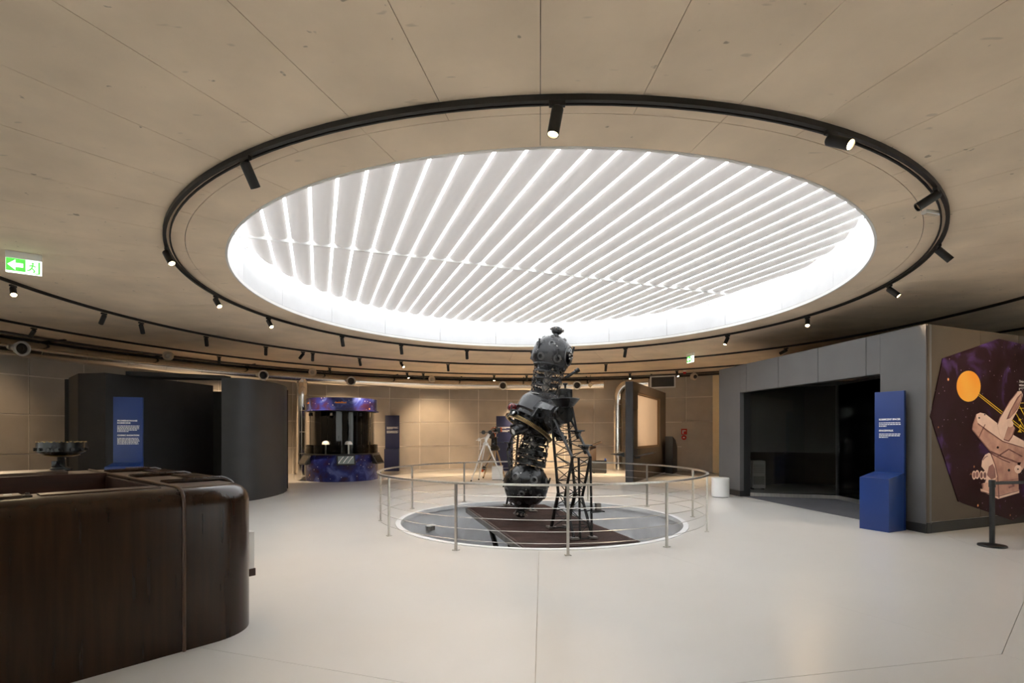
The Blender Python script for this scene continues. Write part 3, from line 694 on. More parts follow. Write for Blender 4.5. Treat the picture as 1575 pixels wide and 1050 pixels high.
B(MB().tube([Vector((-.02, -.58, 2.0)), Vector((.04, -.64, 1.96)), Vector((.10, -.58, 1.92))], .022, 8), 'grip', proj_black, gx)
# side lamps
def lamp(c, d, r, L, m, lensm, name):
    d = Vector(d).normalized(); o = B(MB().lathe([(0, 0), (r * .8, 0), (r, .03), (r, L * .6), (r * .8, L * .65), (r * .8, L), (r * .6, L), (r * .6, L - .03), (0, L - .03)], c, d, 20), name, m)
    B(MB().lathe([(0, L - .015), (r * .58, L - .025)], c, d, 16), 'lens', lensm, o); return o
lamp((-.40, -.30, 1.86), (-.85, -.35, -.32), .11, .34, proj_black, lens_white, 'side_projector')
lamp((-.50, -.15, 2.05), (-.6, -.5, .35), .08, .22, proj_black, proj_steel, 'side_projector')
lamp((-.36, .25, 2.18), (-.75, -.2, .35), .10, .25, proj_black, dark_red, 'side_projector')
B(MB().sphere((-.55, .10, 2.24), .09, 18, 12), 'red_dome', dark_red)
B(MB().tube([(-.62, -.1, 2.28), (-.66, -.12, 2.12), (-.72, -.12, 2.05)], .014, 6), 'bracket_rod', proj_black)
lamp((.28, -.20, 1.66), (.7, -.5, -.2), .075, .2, proj_black, lens_dark, 'side_projector')
lamp((.34, .1, 1.75), (.8, .1, -.3), .09, .2, proj_grey, proj_steel, 'side_projector')
for i in range(7):
    t = R_(20 + 48 * i); d = X3 * math.cos(t) + Y3 * math.sin(t)
    lamp(tuple(DC - N32 * .5 + d * .22), tuple(d - N32 * .6), .06, .16, proj_grey if i % 2 else proj_black, proj_steel if i % 3 == 0 else lens_dark, 'small_projector')
# trunnion arms towards the two lattice supports
for sy in (-1, 1):
    poly = [(-.27, .10), (-.16, .22), (.06, .24), (.30, .02), (.22, -.26), (-.02, -.34), (-.2, -.2)]
    mb = MB(); n = len(poly); c0, c1 = Vector((.03, 0, 2.12)), Vector((.03, 0, 2.08))
    mb.v = [c0 + Vector((p_[0] * 1.15, sy * .38, p_[1] * 1.15)) for p_ in poly] + [c1 + Vector((p_[0] * .62, sy * 1.0, p_[1] * .62)) for p_ in poly]
    mb.f = [tuple(range(n)), tuple(range(n, 2 * n))] + [(i, (i + 1) % n, n + (i + 1) % n, n + i) for i in range(n)]
    B(mb, 'trunnion_arm', proj_grey, bevel=.012)
    B(MB().cyl((.03, sy * .97, 2.06), (.03, sy * 1.16, 2.06), .13, n=24), 'bearing', proj_steel)
    B(MB().cyl((.03, sy * 1.14, 2.06), (.03, sy * 1.26, 2.06), .17, n=24), 'bearing_cap', proj_black)
    # lattice support
    sp = B(MB().box((.03, sy * 1.08, 1.99), (.36, .24, .06)), 'lattice_support', truss_black, bevel=.005)
    inner = [(-1.02, 2.0), (-1.36, .66), (-1.0, 0.0)]; outer = [(-1.16, 1.98), (-2.0, 1.32), (-1.66, .62), (-2.08, 0.0)]
    for x in (-.13, .19):
        P = lambda q, xx=x: Vector((xx, -sy * q[0], q[1]))
        for ch, r_ in ((inner, .026), (outer, .024)):
            for a_, b_ in zip(ch[:-1], ch[1:]): B(MB().tube([P(a_), P(b_)], r_ * (1.25 if ch is inner and a_[1] < .7 else 1), 10), 'chord', truss_black, sp)
        B(MB().box(P((-1.0, .015)), (.14, .18, .03)), 'foot_plate', deck_edge, sp); B(MB().box(P((-2.08, .015)), (.12, .14, .03)), 'foot_plate', deck_edge, sp)
        lerp = lambda a_, b_, t: (a_[0] + (b_[0] - a_[0]) * t, a_[1] + (b_[1] - a_[1]) * t)
        mb = MB(); prev = None
        for i in range(13):
            t = i / 12
            q = lerp(inner[0], inner[1], t * 1.0) if i % 2 == 0 else (lerp(outer[0], outer[1], t / .5) if t < .5 else lerp(outer[1], outer[2], (t - .5) / .5))
            if prev: mb.tube([P(prev), P(q)], .009, 5)
            prev = q
        prev = inner[1]
        for q in (lerp(outer[2], outer[3], .25), lerp(inner[1], inner[2], .5), lerp(outer[2], outer[3], .75), inner[2]): mb.tube([P(prev), P(q)], .009, 5); prev = q
        mb.tube([P(inner[1]), P(outer[2])], .014, 6); B(mb, 'bracing', truss_black, sp)
    Pp = lambda q, xx: Vector((xx, -sy * q[0], q[1]))
    mb = MB()
    for ch in (inner, outer):
        for a_, b_ in zip(ch[:-1], ch[1:]):
            n = max(2, int(math.dist(a_, b_) / .2))
            for i in range(n + 1):
                q = (a_[0] + (b_[0] - a_[0]) * i / n, a_[1] + (b_[1] - a_[1]) * i / n); mb.tube([Pp(q, -.13), Pp(q, .19)], .008, 5)
                if i < n:
                    q2 = (a_[0] + (b_[0] - a_[0]) * (i + 1) / n, a_[1] + (b_[1] - a_[1]) * (i + 1) / n); mb.tube([Pp(q, -.13 if i % 2 else .19), Pp(q2, .19 if i % 2 else -.13)], .008, 5)
    B(mb, 'bracing', truss_black, sp)
    for x in (-.02, .19): B(MB().tube([Vector((x, sy * 2.0, 1.32)), Vector((x, sy * 2.06, 0))], .02, 8), 'strut', truss_black, sp)
    for (yy, hh) in ((1.48, 1.68), (1.80, 1.43)):
        for x in ((.19,) if sy < 0 else (-.13,)):
            c_ = Vector((x, sy * yy, hh)); B(MB().lathe([(.075, .07), (.07, .075), (.02, -.06), (0, -.06)], c_, (0, 0, 1), 14), 'cone_lamp', proj_black, sp)
            B(MB().tube([c_ + Vector((-.13, 0, .085)), c_ + Vector((.13, 0, .085))], .012, 6), 'cone_bracket', proj_black, sp)
# hat shaped auxiliary projector on the near support
hc = Vector((.0, -1.36, 2.205))
hat = B(MB().lathe([(0, -.02), (.14, -.02), (.26, .12), (.255, .13), (.14, .125), (.13, .13), (.125, .29), (.11, .30), (0, .30)], hc, (0, 0, 1), 32), 'hat_projector', proj_black)
B(MB().lathe([(.02, .30), (.02, .36), (.05, .39), (.045, .40), (0, .40)], hc, (0, 0, 1), 14), 'hat_knob', proj_black, hat)
B(MB().tube([hc + Vector((.12, -.02, .0)), Vector((.17, -1.5, 1.72))], .018, 8), 'hat_post', truss_black, hat)
B(MB().tube([hc + Vector((-.1, 0, 0)), Vector((-.05, -1.2, 1.95))], .018, 8), 'hat_post', truss_black, hat)
B(MB().box((.33, -1.95, .42), (.2, .2, .02)), 'service_shelf', truss_black)
B(MB().box((.35, -1.95, .49), (.08, .08, .12)), 'junction_box', proj_tan)
for yy in (-1.86, -2.04): B(MB().tube([(.25, yy, .42), (.15, yy - .05, .42)], .012, 6), 'shelf_bracket', truss_black)
# ================================================================== CONTROL DESK (left foreground)
S0 = Vector((-2.573, 4.058, 0)); drot = math.atan2(.759, .651)
ds = empty('control_desk', S0, drot); tag(ds, 'large dark stained wooden control desk with rounded corner and open well', 'desk')
def D(mb, name, m, par=ds, **k): return mb.build(name, m, par, world=False, **k)
HT = 1.27; AQ, RQ, WD = .226, .40, 3.3; UE = AQ + RQ; UL = -3.6
prof = [(0, 0.0), (0, 1.12), (.006, 1.16), (.025, 1.205), (.058, 1.24), (.10, 1.262), (.16, 1.27)]
def sweep(path):
    mb = MB(); n = len(prof)
    for (u, v, nu, nv) in path:
        for (o, h) in prof: mb.v.append(Vector((u + nu * o, v + nv * o, h)))
    for i in range(len(path) - 1):
        for j in range(n - 1):
            a = i * n + j; mb.f.append((a, a + 1, a + n + 1, a + n))
    return mb
D(sweep([(UL, 0, 0, 1), (-1.8, 0, 0, 1), (-.012, 0, 0, 1)]), 'front_panel', wood)
path = [(.012, 0, 0, 1), (AQ * .5, 0, 0, 1)] + [(AQ + RQ * math.sin(R_(t)), RQ - RQ * math.cos(R_(t)), -math.sin(R_(t)), math.cos(R_(t))) for t in range(0, 91, 6)] + [(UE, .62, -1, 0)]
D(sweep(path), 'corner_panel', wood)
def end_panel(v0, v1): return D(sweep([(UE, v0, -1, 0), (UE, v1, -1, 0)]), 'end_panel', wood)
for v0, v1 in ((.67, 1.62), (1.67, 2.62), (2.67, 3.3)): end_panel(v0, v1)
# top boards
D(MB().box(((UL - .012) / 2, .30, HT - .02), (-UL - .012, .30, .04)), 'front_ledge', wood_top, bevel=.004)
tp = [(.012, .15)] + [(AQ + (RQ - .15) * math.sin(R_(t)), RQ - (RQ - .15) * math.cos(R_(t))) for t in range(0, 91, 10)] + [(UE - .15, .62), (.012, .62)]
D(MB().prism(tp, HT - .04, HT + .001), 'corner_top', wood_top)
for v0, v1, dz in ((.67, 1.62, .0), (1.67, 2.62, .0), (2.67, 3.3, .0)):
    D(MB().box(((.012 + UE - .12) / 2, (v0 + v1) / 2, HT - .02 + dz), (UE - .15, v1 - v0, .04)), 'end_top', wood_top, bevel=.004)
    D(MB().box((UE - .17, (v0 + v1) / 2, HT + .012), (.22, (v1 - v0) * .8, .025)), 'inset_pad', wood, bevel=.006)
def hoop(v): # moulding that runs over the top and down the end
    pts = [(.02, v, HT + .012), (UE - .2, v, HT + .022)] + [(UE - .15 + .16 * math.sin(R_(t)), v, HT - .14 + .165 * math.cos(R_(t))) for t in range(10, 91, 16)] + [(UE + .012, v, .6), (UE + .012, v, .02)]
    D(MB().tube(pts, .024, 8), 'moulding', wood)
for v in (.645, 1.645, 2.645): hoop(v)
sm = [(0, -.006, .0), (0, -.006, 1.12)] + [(0, o - .008, h + .006) for (o, h) in prof[2:]] + [(0, .4, HT + .008), (0, 3.28, HT + .008)]
D(MB().tube(sm, .013, 8), 'seam_moulding', mat('moulding_wood', (.09, .040, .018), .35, col2=(.04, .018, .008), scale=6))
# well
D(MB().box(((UL - .02) / 2, .46, .98), (-UL - .02, .03, .58)), 'well_wall', wood_inner); D(MB().box(((UL - .02) / 2, 2.35, .98), (-UL - .02, .03, .62)), 'well_wall', wood_inner)
D(MB().box((-.01, 1.65, .62), (.04, 3.2, 1.26)), 'well_end', wood_inner); D(MB().box(((UL - .02) / 2, 1.4, .68), (-UL - .02, 1.9, .03)), 'well_floor', wood_inner)
D(MB().box((UL + .015, 1.65, .62), (.03, 3.3, 1.24)), 'far_end_panel', wood)
D(MB().box(((UL) / 2, 2.83, HT - .02), (-UL - .03, .93, .04)), 'back_ledge', wood_top, bevel=.004)
D(MB().box((UL / 2 - .05, 2.85, HT + .02), (-UL - .5, .55, .04)), 'back_board', wood_top, bevel=.006)
D(MB().box((UL / 2, 3.28, .62), (-UL, .03, 1.24)), 'back_panel', wood)
D(MB().box((-1.6, .315, HT + .004), (1.5, .16, .012)), 'inlay_strip', wood, bevel=.002)
D(MB().box((-.45, .315, HT + .004), (.72, .17, .012)), 'inlay_strip', wood_top, bevel=.002)
pl = D(MB().box((-.99, .30, HT + .010), (.17, .20, .018)), 'hatch_plate', wood_top, bevel=.002)
D(MB().box((-.97, .30, HT + .021), (.04, .03, .004)), 'plate_mark', print_white, pl); D(MB().cyl((-.87, .30, HT + .015), (-.87, .30, HT + .025), .012, n=10), 'plate_screw', print_black, pl)
D(MB().box((-.36, .43, HT + .002), (.7, .02, .01)), 'slot_shade', print_black)  # raised black strip stands in for the shade inside a slot
# dispenser on the desk end
wp = S0 + Vector((.651, .759, 0)) * (UE + .075) + Vector((-.759, .651, 0)) * .56
db = empty('dispenser_box', wp + Vector((0, 0, .36)), drot); tag(db, 'small white box on a dark bracket fixed to the desk end', 'box')
MB().box((0, 0, .24), (.09, .16, .36)).build('case', white_paint, db, world=False, bevel=.02); MB().box((.0, 0, .03), (.10, .17, .07)).build('bracket', wood_inner, db, world=False, bevel=.004)
MB().box((.047, 0, .33), (.004, .05, .05)).build('indicator', mat('pale_green', (.45, .65, .45), .4, var=.05), db, world=False)
# round instrument on the back ledge
ip = S0 + Vector((.651, .759, 0)) * (-.30) + Vector((-.759, .651, 0)) * 2.95; ip.z = HT + .043
it = empty('desk_instrument', ip); tag(it, 'round black instrument drum on a short pedestal on the desk', 'instrument')
MB().lathe([(.10, 0), (.10, .012), (.05, .03), (0, .03)], ip, (0, 0, 1), 24).build('base', proj_grey, it)
MB().tube([ip + Vector((0, 0, .02)), ip + Vector((0, 0, .10)), ip + Vector((.01, -.02, .2))], [.045, .04, .035], 10).build('pedestal', proj_black, it)
MB().box(ip + Vector((-.02, -.05, .06)), (.06, .05, .07)).build('clamp', proj_black, it, bevel=.006)
MB().lathe([(0, .14), (.12, .15), (.205, .19), (.215, .20), (.215, .30), (.205, .305), (.20, .29), (0, .285)], ip, (0, 0, 1), 40).build('drum', proj_black, it)
MB().lathe([(.10, .14), (.16, .155), (.165, .16), (.10, .15)], ip, (0, 0, 1), 32).build('underside_ring', brass, it)
for i in range(14):
    t = 2 * math.pi * i / 14; q = ip + Vector((math.cos(t) * .217, math.sin(t) * .217, .225)); MB().cyl(q, q + Vector((math.cos(t), math.sin(t), 0)) * .018, .018, n=10).build('port', proj_grey, it)
for i in range(20):
    t = 2 * math.pi * i / 20; q = ip + Vector((math.cos(t) * .208, math.sin(t) * .208, .305)); MB().box(q, (.02, .015, .012), t).build('rim_tab', brass, it)

# ================================================================== LEFT DARK BOOTH
bo = empty('exhibit_booth', (-9, 14, 0)); tag(bo, 'dark grey curved exhibit booth with a black entrance', 'booth')
MB().wallstrip([(-11.2, 13.07), (-10.15, 12.1), (-9.41, 11.97)], 0, 3.13, .12, 1).build('left_wall', mat('booth_grey_shaded', (.022, .017, .015), .6, var=.2, scale=2), bo, sharp=25)  # darker brown here paints the shade on the same grey booth
MB().wallstrip([(-9.405, 11.97), (-8.72, 15.1)], 0, 3.13, .12, 1).build('entrance_wall', booth_grey, bo)
sm_ = [(-7.30, 13.0), (-7.1, 13.0), (-6.92, 13.05), (-6.78, 13.15), (-6.68, 13.32), (-6.61, 13.6), (-6.575, 14.0), (-6.57, 14.5), (-6.62, 15.0), (-6.78, 15.6), (-7.1, 16.2)]
MB().wallstrip(sm_, 0, 3.13, .12, 1).build('curved_wall', booth_grey, bo, sharp=40)
MB().wallstrip([(-8.72, 15.1), (-7.2, 15.35), (-6.75, 15.3)], 0, 2.80, .1, 1).build('inner_wall', booth_black, bo)
MB().wallstrip([(-7.1, 16.2), (-8.2, 17.0), (-10.0, 16.8), (-11.3, 15.4), (-11.2, 13.07)], 0, 3.1, .1, -1).build('back_wall', booth_black, bo)
MB().prism([(-9.15, 12.25), (-8.82, 12.34), (-7.3, 13.12), (-7.28, 13.4), (-8.6, 13.25), (-9.1, 13.1)], 3.10, 3.20).build('lintel', booth_black, bo)
MB().prism([(-10.2, 12.3), (-9.5, 12.2), (-8.85, 14.9), (-10.9, 15.5), (-11.1, 13.2)], 3.02, 3.10).build('roof_slab', booth_black, bo)

# ================================================================== BLUE INFORMATION STANDS
def bars(lines, size, lh, wmax, M, loc):
    mb = MB(); x_, y_, z_ = M.col[0], M.col[1], M.col[2]
    for i, fr in enumerate(lines):
        x = 0
        while x < wmax * fr - .004:
            wd = random.uniform(.012, .05); wd = min(wd, wmax * fr - x)
            c = Vector(loc) + x_ * (x + wd / 2) - y_ * (i * lh) ; mb.box(c, (wd, size, .0012), M); x += wd + .008
    return mb
def stand(name, loc, rz, w_, d_, hb0, hb1, hp, m, label, head1, body1, head2, body2, zt, hs=.042):
    """local: front faces -y; box at the front, tall panel behind it"""
    r = empty(name, loc, rz); tag(r, label, 'information stand', 'blue information stands')
    pn = MB().box((0, d_ + .03, hp / 2), (w_, .06, hp)).build('panel', m, r, world=False, bevel=.003)
    mb = MB(); mb.v = [Vector(q) for q in ((-w_ / 2, 0, 0), (w_ / 2, 0, 0), (w_ / 2, d_, 0), (-w_ / 2, d_, 0), (-w_ / 2, 0, hb0), (w_ / 2, 0, hb0), (w_ / 2, d_, hb1), (-w_ / 2, d_, hb1))]
    mb.f = [(0, 3, 2, 1), (4, 5, 6, 7), (0, 1, 5, 4), (1, 2, 6, 5), (2, 3, 7, 6), (3, 0, 4, 7)]
    mb.build('box', m, r, world=False, bevel=.004)
    MB().box((0, d_ + .09, hp * .47), (w_ * .8, .06, hp * .88)).build('back_brace', plinth_black, r, world=False)
    M = Matrix(((1, 0, 0), (0, 0, -1), (0, 1, 0)))  # columns: +x, +z, -y
    x = -w_ / 2 + .075; y = d_ - .0022; z = zt; wm = w_ - .13
    for hd, bd in ((head1, body1), (head2, body2)):
        for ln in hd:
            t = text_mesh('heading_text', ln, hs, print_white, pn, (x, y, z), M, bold=.0022)
            wid = max(v.co.x for v in t.data.vertices) - x
            if wid > wm:
                for v in t.data.vertices: v.co.x = x + (v.co.x - x) * wm / wid
            z -= hs * 1.15
        z -= .0
        b = bars(bd, .016, .030, wm, M, (x, y + .001, z)).build('paragraph_text', print_white, pn, world=False, smooth=False); b['kind'] = 'stuff'
        z -= .030 * len(bd) + .065
    return r
# right stand: front left corner (6.32, 9.39), front right (6.53, 8.95)
fdir = Vector((.21, -.44, 0)).normalized(); rz = math.atan2(fdir.y, fdir.x)
stand('information_stand', (6.425, 9.17, 0), rz, .49, .46, .93, 1.02, 2.48, blue, 'bright blue information stand headed SPACEWALK beside the dark glazed opening', ['KOSMICZNY SPACER'], (.98, 1, .36), ['SPACEWALK'], (1, .97, .42), 1.96)
lz = R_(16); lp = at_depth(207, 668, 10.75); lp.z = 0
stand('information_stand', (-8.05, 10.62, 0), R_(19), .53, .44, 1.04, 1.10, 2.50, blue, 'blue information stand headed COSMIC RADIATION in front of the dark booth', ['PROMIENIOWANIE', 'KOSMICZNE'], (1, .98, 1, .9, .5), ['COSMIC RADIATION'], (.95, .97, 1, .93, .95), 1.98)
p = at_depth(603, 700, 24.0)
stand('information_stand', (p.x, 23.9, 0), R_(8), .66, .40, 1.02, 1.06, 2.60, blue_dark, 'navy information stand against the back wall right of the galaxy kiosk', [], (1, .9, 1, .5), [], (1, .9, 1, .95), 2.05)
p = at_depth(776, 700, 24.3)
stand('information_stand', (p.x, 24.2, 0), R_(0), .80, .40, 1.3, 1.35, 2.58, blue_dark, 'navy information stand half hidden behind the telescopes', [], (1, .9, .6), [], (1, .9, .95), 2.05)

# ================================================================== GALAXY KIOSK
KC = Vector((-6.47, 19.75, 0)); kr = 1.31
kk = empty('exhibit_kiosk', KC); tag(kk, 'round exhibit kiosk wrapped in a blue galaxy print with black glass', 'kiosk')
ks = MB().lathe([(0, 0), (kr, 0), (kr + .01, .03), (kr + .01, .96), (0, .96)], KC, (0, 0, 1), 64).build('base', kiosk_print, kk)
MB().lathe([(kr - .3, .96), (kr + .07, .96), (kr + .07, 1.0), (kr - .3, 1.0)], KC, (0, 0, 1), 64).build('counter_ledge', plinth_black, kk)
MB().lathe([(kr - .01, 0), (kr, 0), (kr, .31), (kr - .01, .31), (kr - .01, 0)], KC + Vector((0, 0, 1.0)), (0, 0, 1), 64).build('glass_guard', smoke_glass, kk)
MB().lathe([(0, 2.56), (kr + .04, 2.56), (kr + .04, 2.59), (kr - .02, 2.60), (kr - .02, 3.03), (0, 3.03)], KC, (0, 0, 1), 64).build('header_band', kiosk_print, kk)
MB().lathe([(0, .98), (1.13, .98), (1.13, 2.555), (0, 2.555)], KC, (0, 0, 1), 48).build('dark_core', booth_black, kk)
MB().lathe([(0, 2.54), (kr - .05, 2.54), (kr - .05, 2.56)], KC, (0, 0, 1), 48).build('header_soffit', plinth_black, kk)
for k in range(8):
    a0 = 180 - 180 / 8 + 45 * k + 8
    MB().sector(1.16, 1.175, 1.0, 2.55, a0 - 22, a0 + 22, n=8, c=(KC.x, KC.y)).build('glass_pane', black_glass, kk)
for k in range(3):
    t = R_(-90 + (k - 1) * 50); q = KC + Vector((math.cos(t) * 1.2, math.sin(t) * 1.2, 2.5)); MB().cyl(q, q - Vector((0, 0, .12)), .05, .06, 12).build('downlight', plinth_black, kk)
MB().lathe([(.06, 0), (.06, 1.54)], KC + Vector((.05, -1.11, 1.0)), (0, 0, 1), 12).build('glass_mullion', plinth_black, kk)
for px in (501, 536):
    k_ = (px - HX) / FPX; yy = KC.y - 1.24; q = Vector((k_ * yy, yy, 1.0))
    st = MB().cyl(q, q + Vector((0, 0, .36)), .03, n=10).build('lamp_stem', steel, kk)
    MB().lathe([(.03, 0), (.13, .0), (.13, .04), (.10, .10), (.05, .13), (0, .135)], q + Vector((0, 0, .34)), (0, 0, 1), 20).build('dome_cap', white_paint, st)
def tablet(ang, lit):
    t = R_(ang); d = Vector((math.sin(t), -math.cos(t), 0)); tg = Vector((math.cos(t), math.sin(t), 0)); up = (Vector((0, 0, 1)) * .86 - d * .5).normalized(); nn = tg.cross(up)
    if nn.dot(d) < 0: nn = -nn
    M = Matrix((tg, up, nn)).transposed(); c = KC + d * (kr + .14) + Vector((0, 0, .78))
    b = MB().box(c, (.64, .38, .05), M).build('tablet', plinth_black, kk, bevel=.01)
    MB().box(c + nn * .027, (.55, .31, .004), M).build('screen', tablet_lit if lit else black_glass, b)
    w1 = MB(); w1.extr([KC + d * kr + tg * .2 + Vector((0, 0, .62)), KC + d * (kr + .2) + tg * .2 + Vector((0, 0, .60)), KC + d * (kr + .02) + tg * .2 + Vector((0, 0, .95))], -tg * .4); w1.build('mount', plinth_black, b)
    if lit:
        s_ = MB()
        for q in (-.16, 0.0, .16):
            pts = [c + nn * .030 + tg * (q - .10) + up * (-.12), c + nn * .030 + tg * (q - .03) + up * (-.01), c + nn * .030 + tg * (q + .08) + up * .13]; s_.tube(pts, .014, 4)
        s_.build('screen_graphic', print_white, b)
tablet(-46, 0); tablet(23, 1); tablet(80, 0)
# orange caption strips on the header
for ang, n in ((-47, 8), (14, 16)):
    mb = MB()
    for i in range(n):
        t = R_(ang + i * 1.05 - 6); d = Vector((math.sin(t), -math.cos(t), 0)); hh = random.choice((.045, .045, .065)); q = KC + d * (kr - .018) + Vector((0, 0, 2.82 + hh / 2)); mb.box(q, (.022, .004, hh), t)
    o = mb.build('caption_text', print_orange, kk, smooth=False); o['kind'] = 'stuff'
# ================================================================== TELESCOPES AND PLINTH
tb = at_depth(747, 700, 19.0); tb.z = 0
tw = empty('telescope', tb); tag(tw, 'white tripod telescope mount with a slim dark tube near the pit railing', 'telescope', 'telescopes')
ap = tb + Vector((0, 0, 1.36))
MB().lathe([(.10, -.06), (.10, .02), (.05, .06), (.045, .2), (.0, .2)], ap, (0, 0, 1), 16).build('mount_head', white_paint, tw)
for dx, dy in ((-.52, -.28), (-.28, .35), (.66, -.22)):
    f = tb + Vector((dx, dy, 0)); o = MB().tube([ap + Vector((dx * .1, dy * .1, 0)), f], [.032, .022], 8).build('leg', white_paint, tw)
    MB().cyl(f + Vector((0, 0, -.0)), f + Vector((-dx * .03, -dy * .03, .05)), .03, .028, 8).build('foot', plinth_black, o)
    MB().tube([ap + Vector((dx * .48, dy * .48, -.62)), ap + Vector((dx * .52, dy * .52, -.69))], .045, 8).build('leg_clamp', proj_tan, o)
for a_, b_ in (((-.24, -.13), (.30, -.1)), ((-.24, -.13), (-.13, .16)), ((-.13, .16), (.30, -.1))): MB().tube([tb + Vector((a_[0], a_[1], .74)), tb + Vector((b_[0], b_[1], .74))], .010, 6).build('spreader', proj_tan, tw)
MB().tube([ap + Vector((0, 0, .15)), ap + Vector((.10, 0, .30)), ap + Vector((.14, 0, .36))], [.07, .06, .05], 10).build('polar_head', white_paint, tw)
MB().tube([ap + Vector((.10, 0, .26)), ap + Vector((-.36, -.05, .12))], .018, 8).build('counterweight_bar', white_paint, tw)
MB().lathe([(0, 0), (.06, 0), (.06, .08), (0, .08)], ap + Vector((-.20, -.03, .17)), (-.5, 0, -.2), 14).build('counterweight', white_paint, tw)
MB().tube([ap + Vector((-.18, 0, .12)), ap + Vector((-.22, 0, -.22))], .018, 6).build('control_rod', white_paint, tw)
ty = MB().tube([ap + Vector((-.22, .02, .42)), ap + Vector((.45, -.05, .42))], .022, 10).build('guide_tube', proj_tan, tw)
for dx in (-.08, .17): MB().cyl(ap + Vector((dx, -.09, .42)), ap + Vector((dx, .09, .42)), .075, n=14).build('tube_ring', plinth_black, ty)
t2 = at_depth(760, 700, 20.2); t2.z = 0
td = empty('telescope', t2); tag(td, 'dark telescope with orange bands on a light wooden tripod', 'telescope', 'telescopes')
a2 = t2 + Vector((0, 0, 1.18))
legw = mat('tripod_wood', (.50, .34, .18), .5, col2=(.34, .22, .11), scale=8, stretch=(1, 1, .2))
for dx, dy in ((-.42, -.1), (.02, -.40), (.42, .25)):
    f = t2 + Vector((dx, dy, 0)); o = MB().tube([a2 + Vector((dx * .2, dy * .2, -.05)), f], [.035, .028], 6).build('leg', legw, td); MB().cyl(f, f + Vector((0, 0, .06)), .03, n=8).build('foot', plinth_black, o)
MB().lathe([(.20, -.10), (.22, -.05), (.18, .05), (.12, .10), (.11, .38), (.15, .42), (0, .44)], a2, (0, 0, 1), 18).build('fork_base', proj_black, td)
tt = MB().tube([a2 + Vector((-.10, -.25, .48)), a2 + Vector((.04, .25, .72))], .14, 18).build('optical_tube', proj_black, td)
MB().tube([a2 + Vector((-.09, -.22, .495)), a2 + Vector((-.075, -.17, .52))], .15, 18).build('orange_band', orange_part, tt)
MB().tube([a2 + Vector((0.0, .10, .65)), a2 + Vector((.014, .15, .674))], .15, 18).build('orange_band', orange_part, tt)
MB().cyl(a2 + Vector((.26, -.05, .62)), a2 + Vector((.26, -.05, .80)), .045, n=14).build('finder', orange_part, tt)
MB().box(a2 + Vector((.16, -.05, .68)), (.18, .14, .2)).build('finder_block', proj_black, tt, bevel=.01)
cw = MB().tube([a2 + Vector((-.05, -.1, -.25)), a2 + Vector((-.40, -.15, -.80))], .014, 6).build('weight_rod', proj_black, td)
MB().cyl(a2 + Vector((-.36, -.14, -.72)), a2 + Vector((-.42, -.15, -.84)), .07, n=12).build('weight', plinth_black, cw); MB().cyl(a2 + Vector((-.42, -.15, -.84)), a2 + Vector((-.47, -.16, -.93)), .06, .03, 12).build('weight_tip', orange_part, cw)
pp = at_depth(765, 737, 19.5); pb = empty('plinth_box', (pp.x, pp.y, 0)); tag(pb, 'low pale grey plinth box standing under the telescopes', 'plinth')
MB().box((pp.x, pp.y, .26), (.40, .40, .48)).build('body', white_paint, pb, bevel=.008); MB().box((pp.x, pp.y, .51), (.42, .42, .02)).build('lid', mat('plinth_lid', (.55, .53, .50), .5, var=.05), pb, bevel=.004)
MB().box((pp.x, pp.y, .012), (.36, .36, .024)).build('foot', plinth_black, pb)

# ================================================================== LECTERN AND BLACK CASE AT THE BACK
q = at_depth(912, 722, 23.6); le = empty('lectern', (q.x, q.y, 0)); tag(le, 'brown lectern with a slanted top by the back wall', 'lectern')
lm = mat('lectern_brown', (.06, .035, .02), .5, var=.15)
MB().box((q.x, q.y, .58), (.26, .22, 1.16)).build('column', lm, le, bevel=.01); MB().box((q.x + .05, q.y - .05, 1.24), (.66, .5, .06), Matrix.Rotation(R_(-22), 3, 'Y')).build('slanted_top', lm, le, bevel=.01)
MB().box((q.x, q.y, .03), (.5, .45, .06)).build('base', lm, le, bevel=.01)
q = at_depth(921, 722, 22.9); bc = empty('black_case', (q.x, q.y, 0)); tag(bc, 'black box case on the floor beside the lectern', 'case')
MB().box((q.x, q.y, .27), (.62, .4, .50)).build('body', plinth_black, bc, bevel=.015); MB().box((q.x, q.y, .535), (.64, .42, .03)).build('lid', proj_black, bc, bevel=.006)
for sx in (-.25, .25): MB().box((q.x + sx, q.y - .2, .01), (.06, .06, .02)).build('foot', proj_black, bc)
MB().box((q.x + .27, q.y - .1, .60), (.08, .08, .1)).build('blue_switch', blue, bc, bevel=.01)

# ================================================================== SCREEN WALL
A0 = Vector((4.02, 18.26, 0)); A1 = Vector((4.29, 18.26, 0)); dS = (Vector((6.97, 23.4, 0)) - A1); LS = dS.length; dS.normalize(); nS = Vector((dS.y, -dS.x, 0))   # nS faces the viewer's right
sw = empty('screen_wall', A0); tag(sw, 'tall freestanding dark wall holding a cream projection screen', 'screen wall')
swm = mat('screen_wall_brown', (.10, .075, .055), .55, var=.1, scale=2); swd = mat('screen_wall_edge', (.045, .045, .050), .5, var=.1)
ths = .27; HSW = 3.58
Ms = Matrix((dS, -nS, Vector((0, 0, 1)))).transposed()
def SB(u0, u1, z0, z1, t0, t1): # u along wall, t depth behind the face
    c = A1 + dS * (u0 + u1) / 2 - nS * (t0 + t1) / 2; c.z = (z0 + z1) / 2; return MB().box(c, (u1 - u0, t1 - t0, z1 - z0), Ms)
u0, u1 = .78, 4.55
SB(0, u0 - .1, 2.62, HSW, 0, ths).build('pier_upper', swm, sw); SB(0.0, .10, 0, 2.62, .02, ths).build('pier_edge', swd, sw)
SB(.10, u0 - .1, .95, 2.62, .16, ths).build('lit_niche', mat('niche_lit_metal', (.62, .58, .50), .3, metal=.8, var=.1), sw)  # bright metal puts the lit strip of the opening into the colour
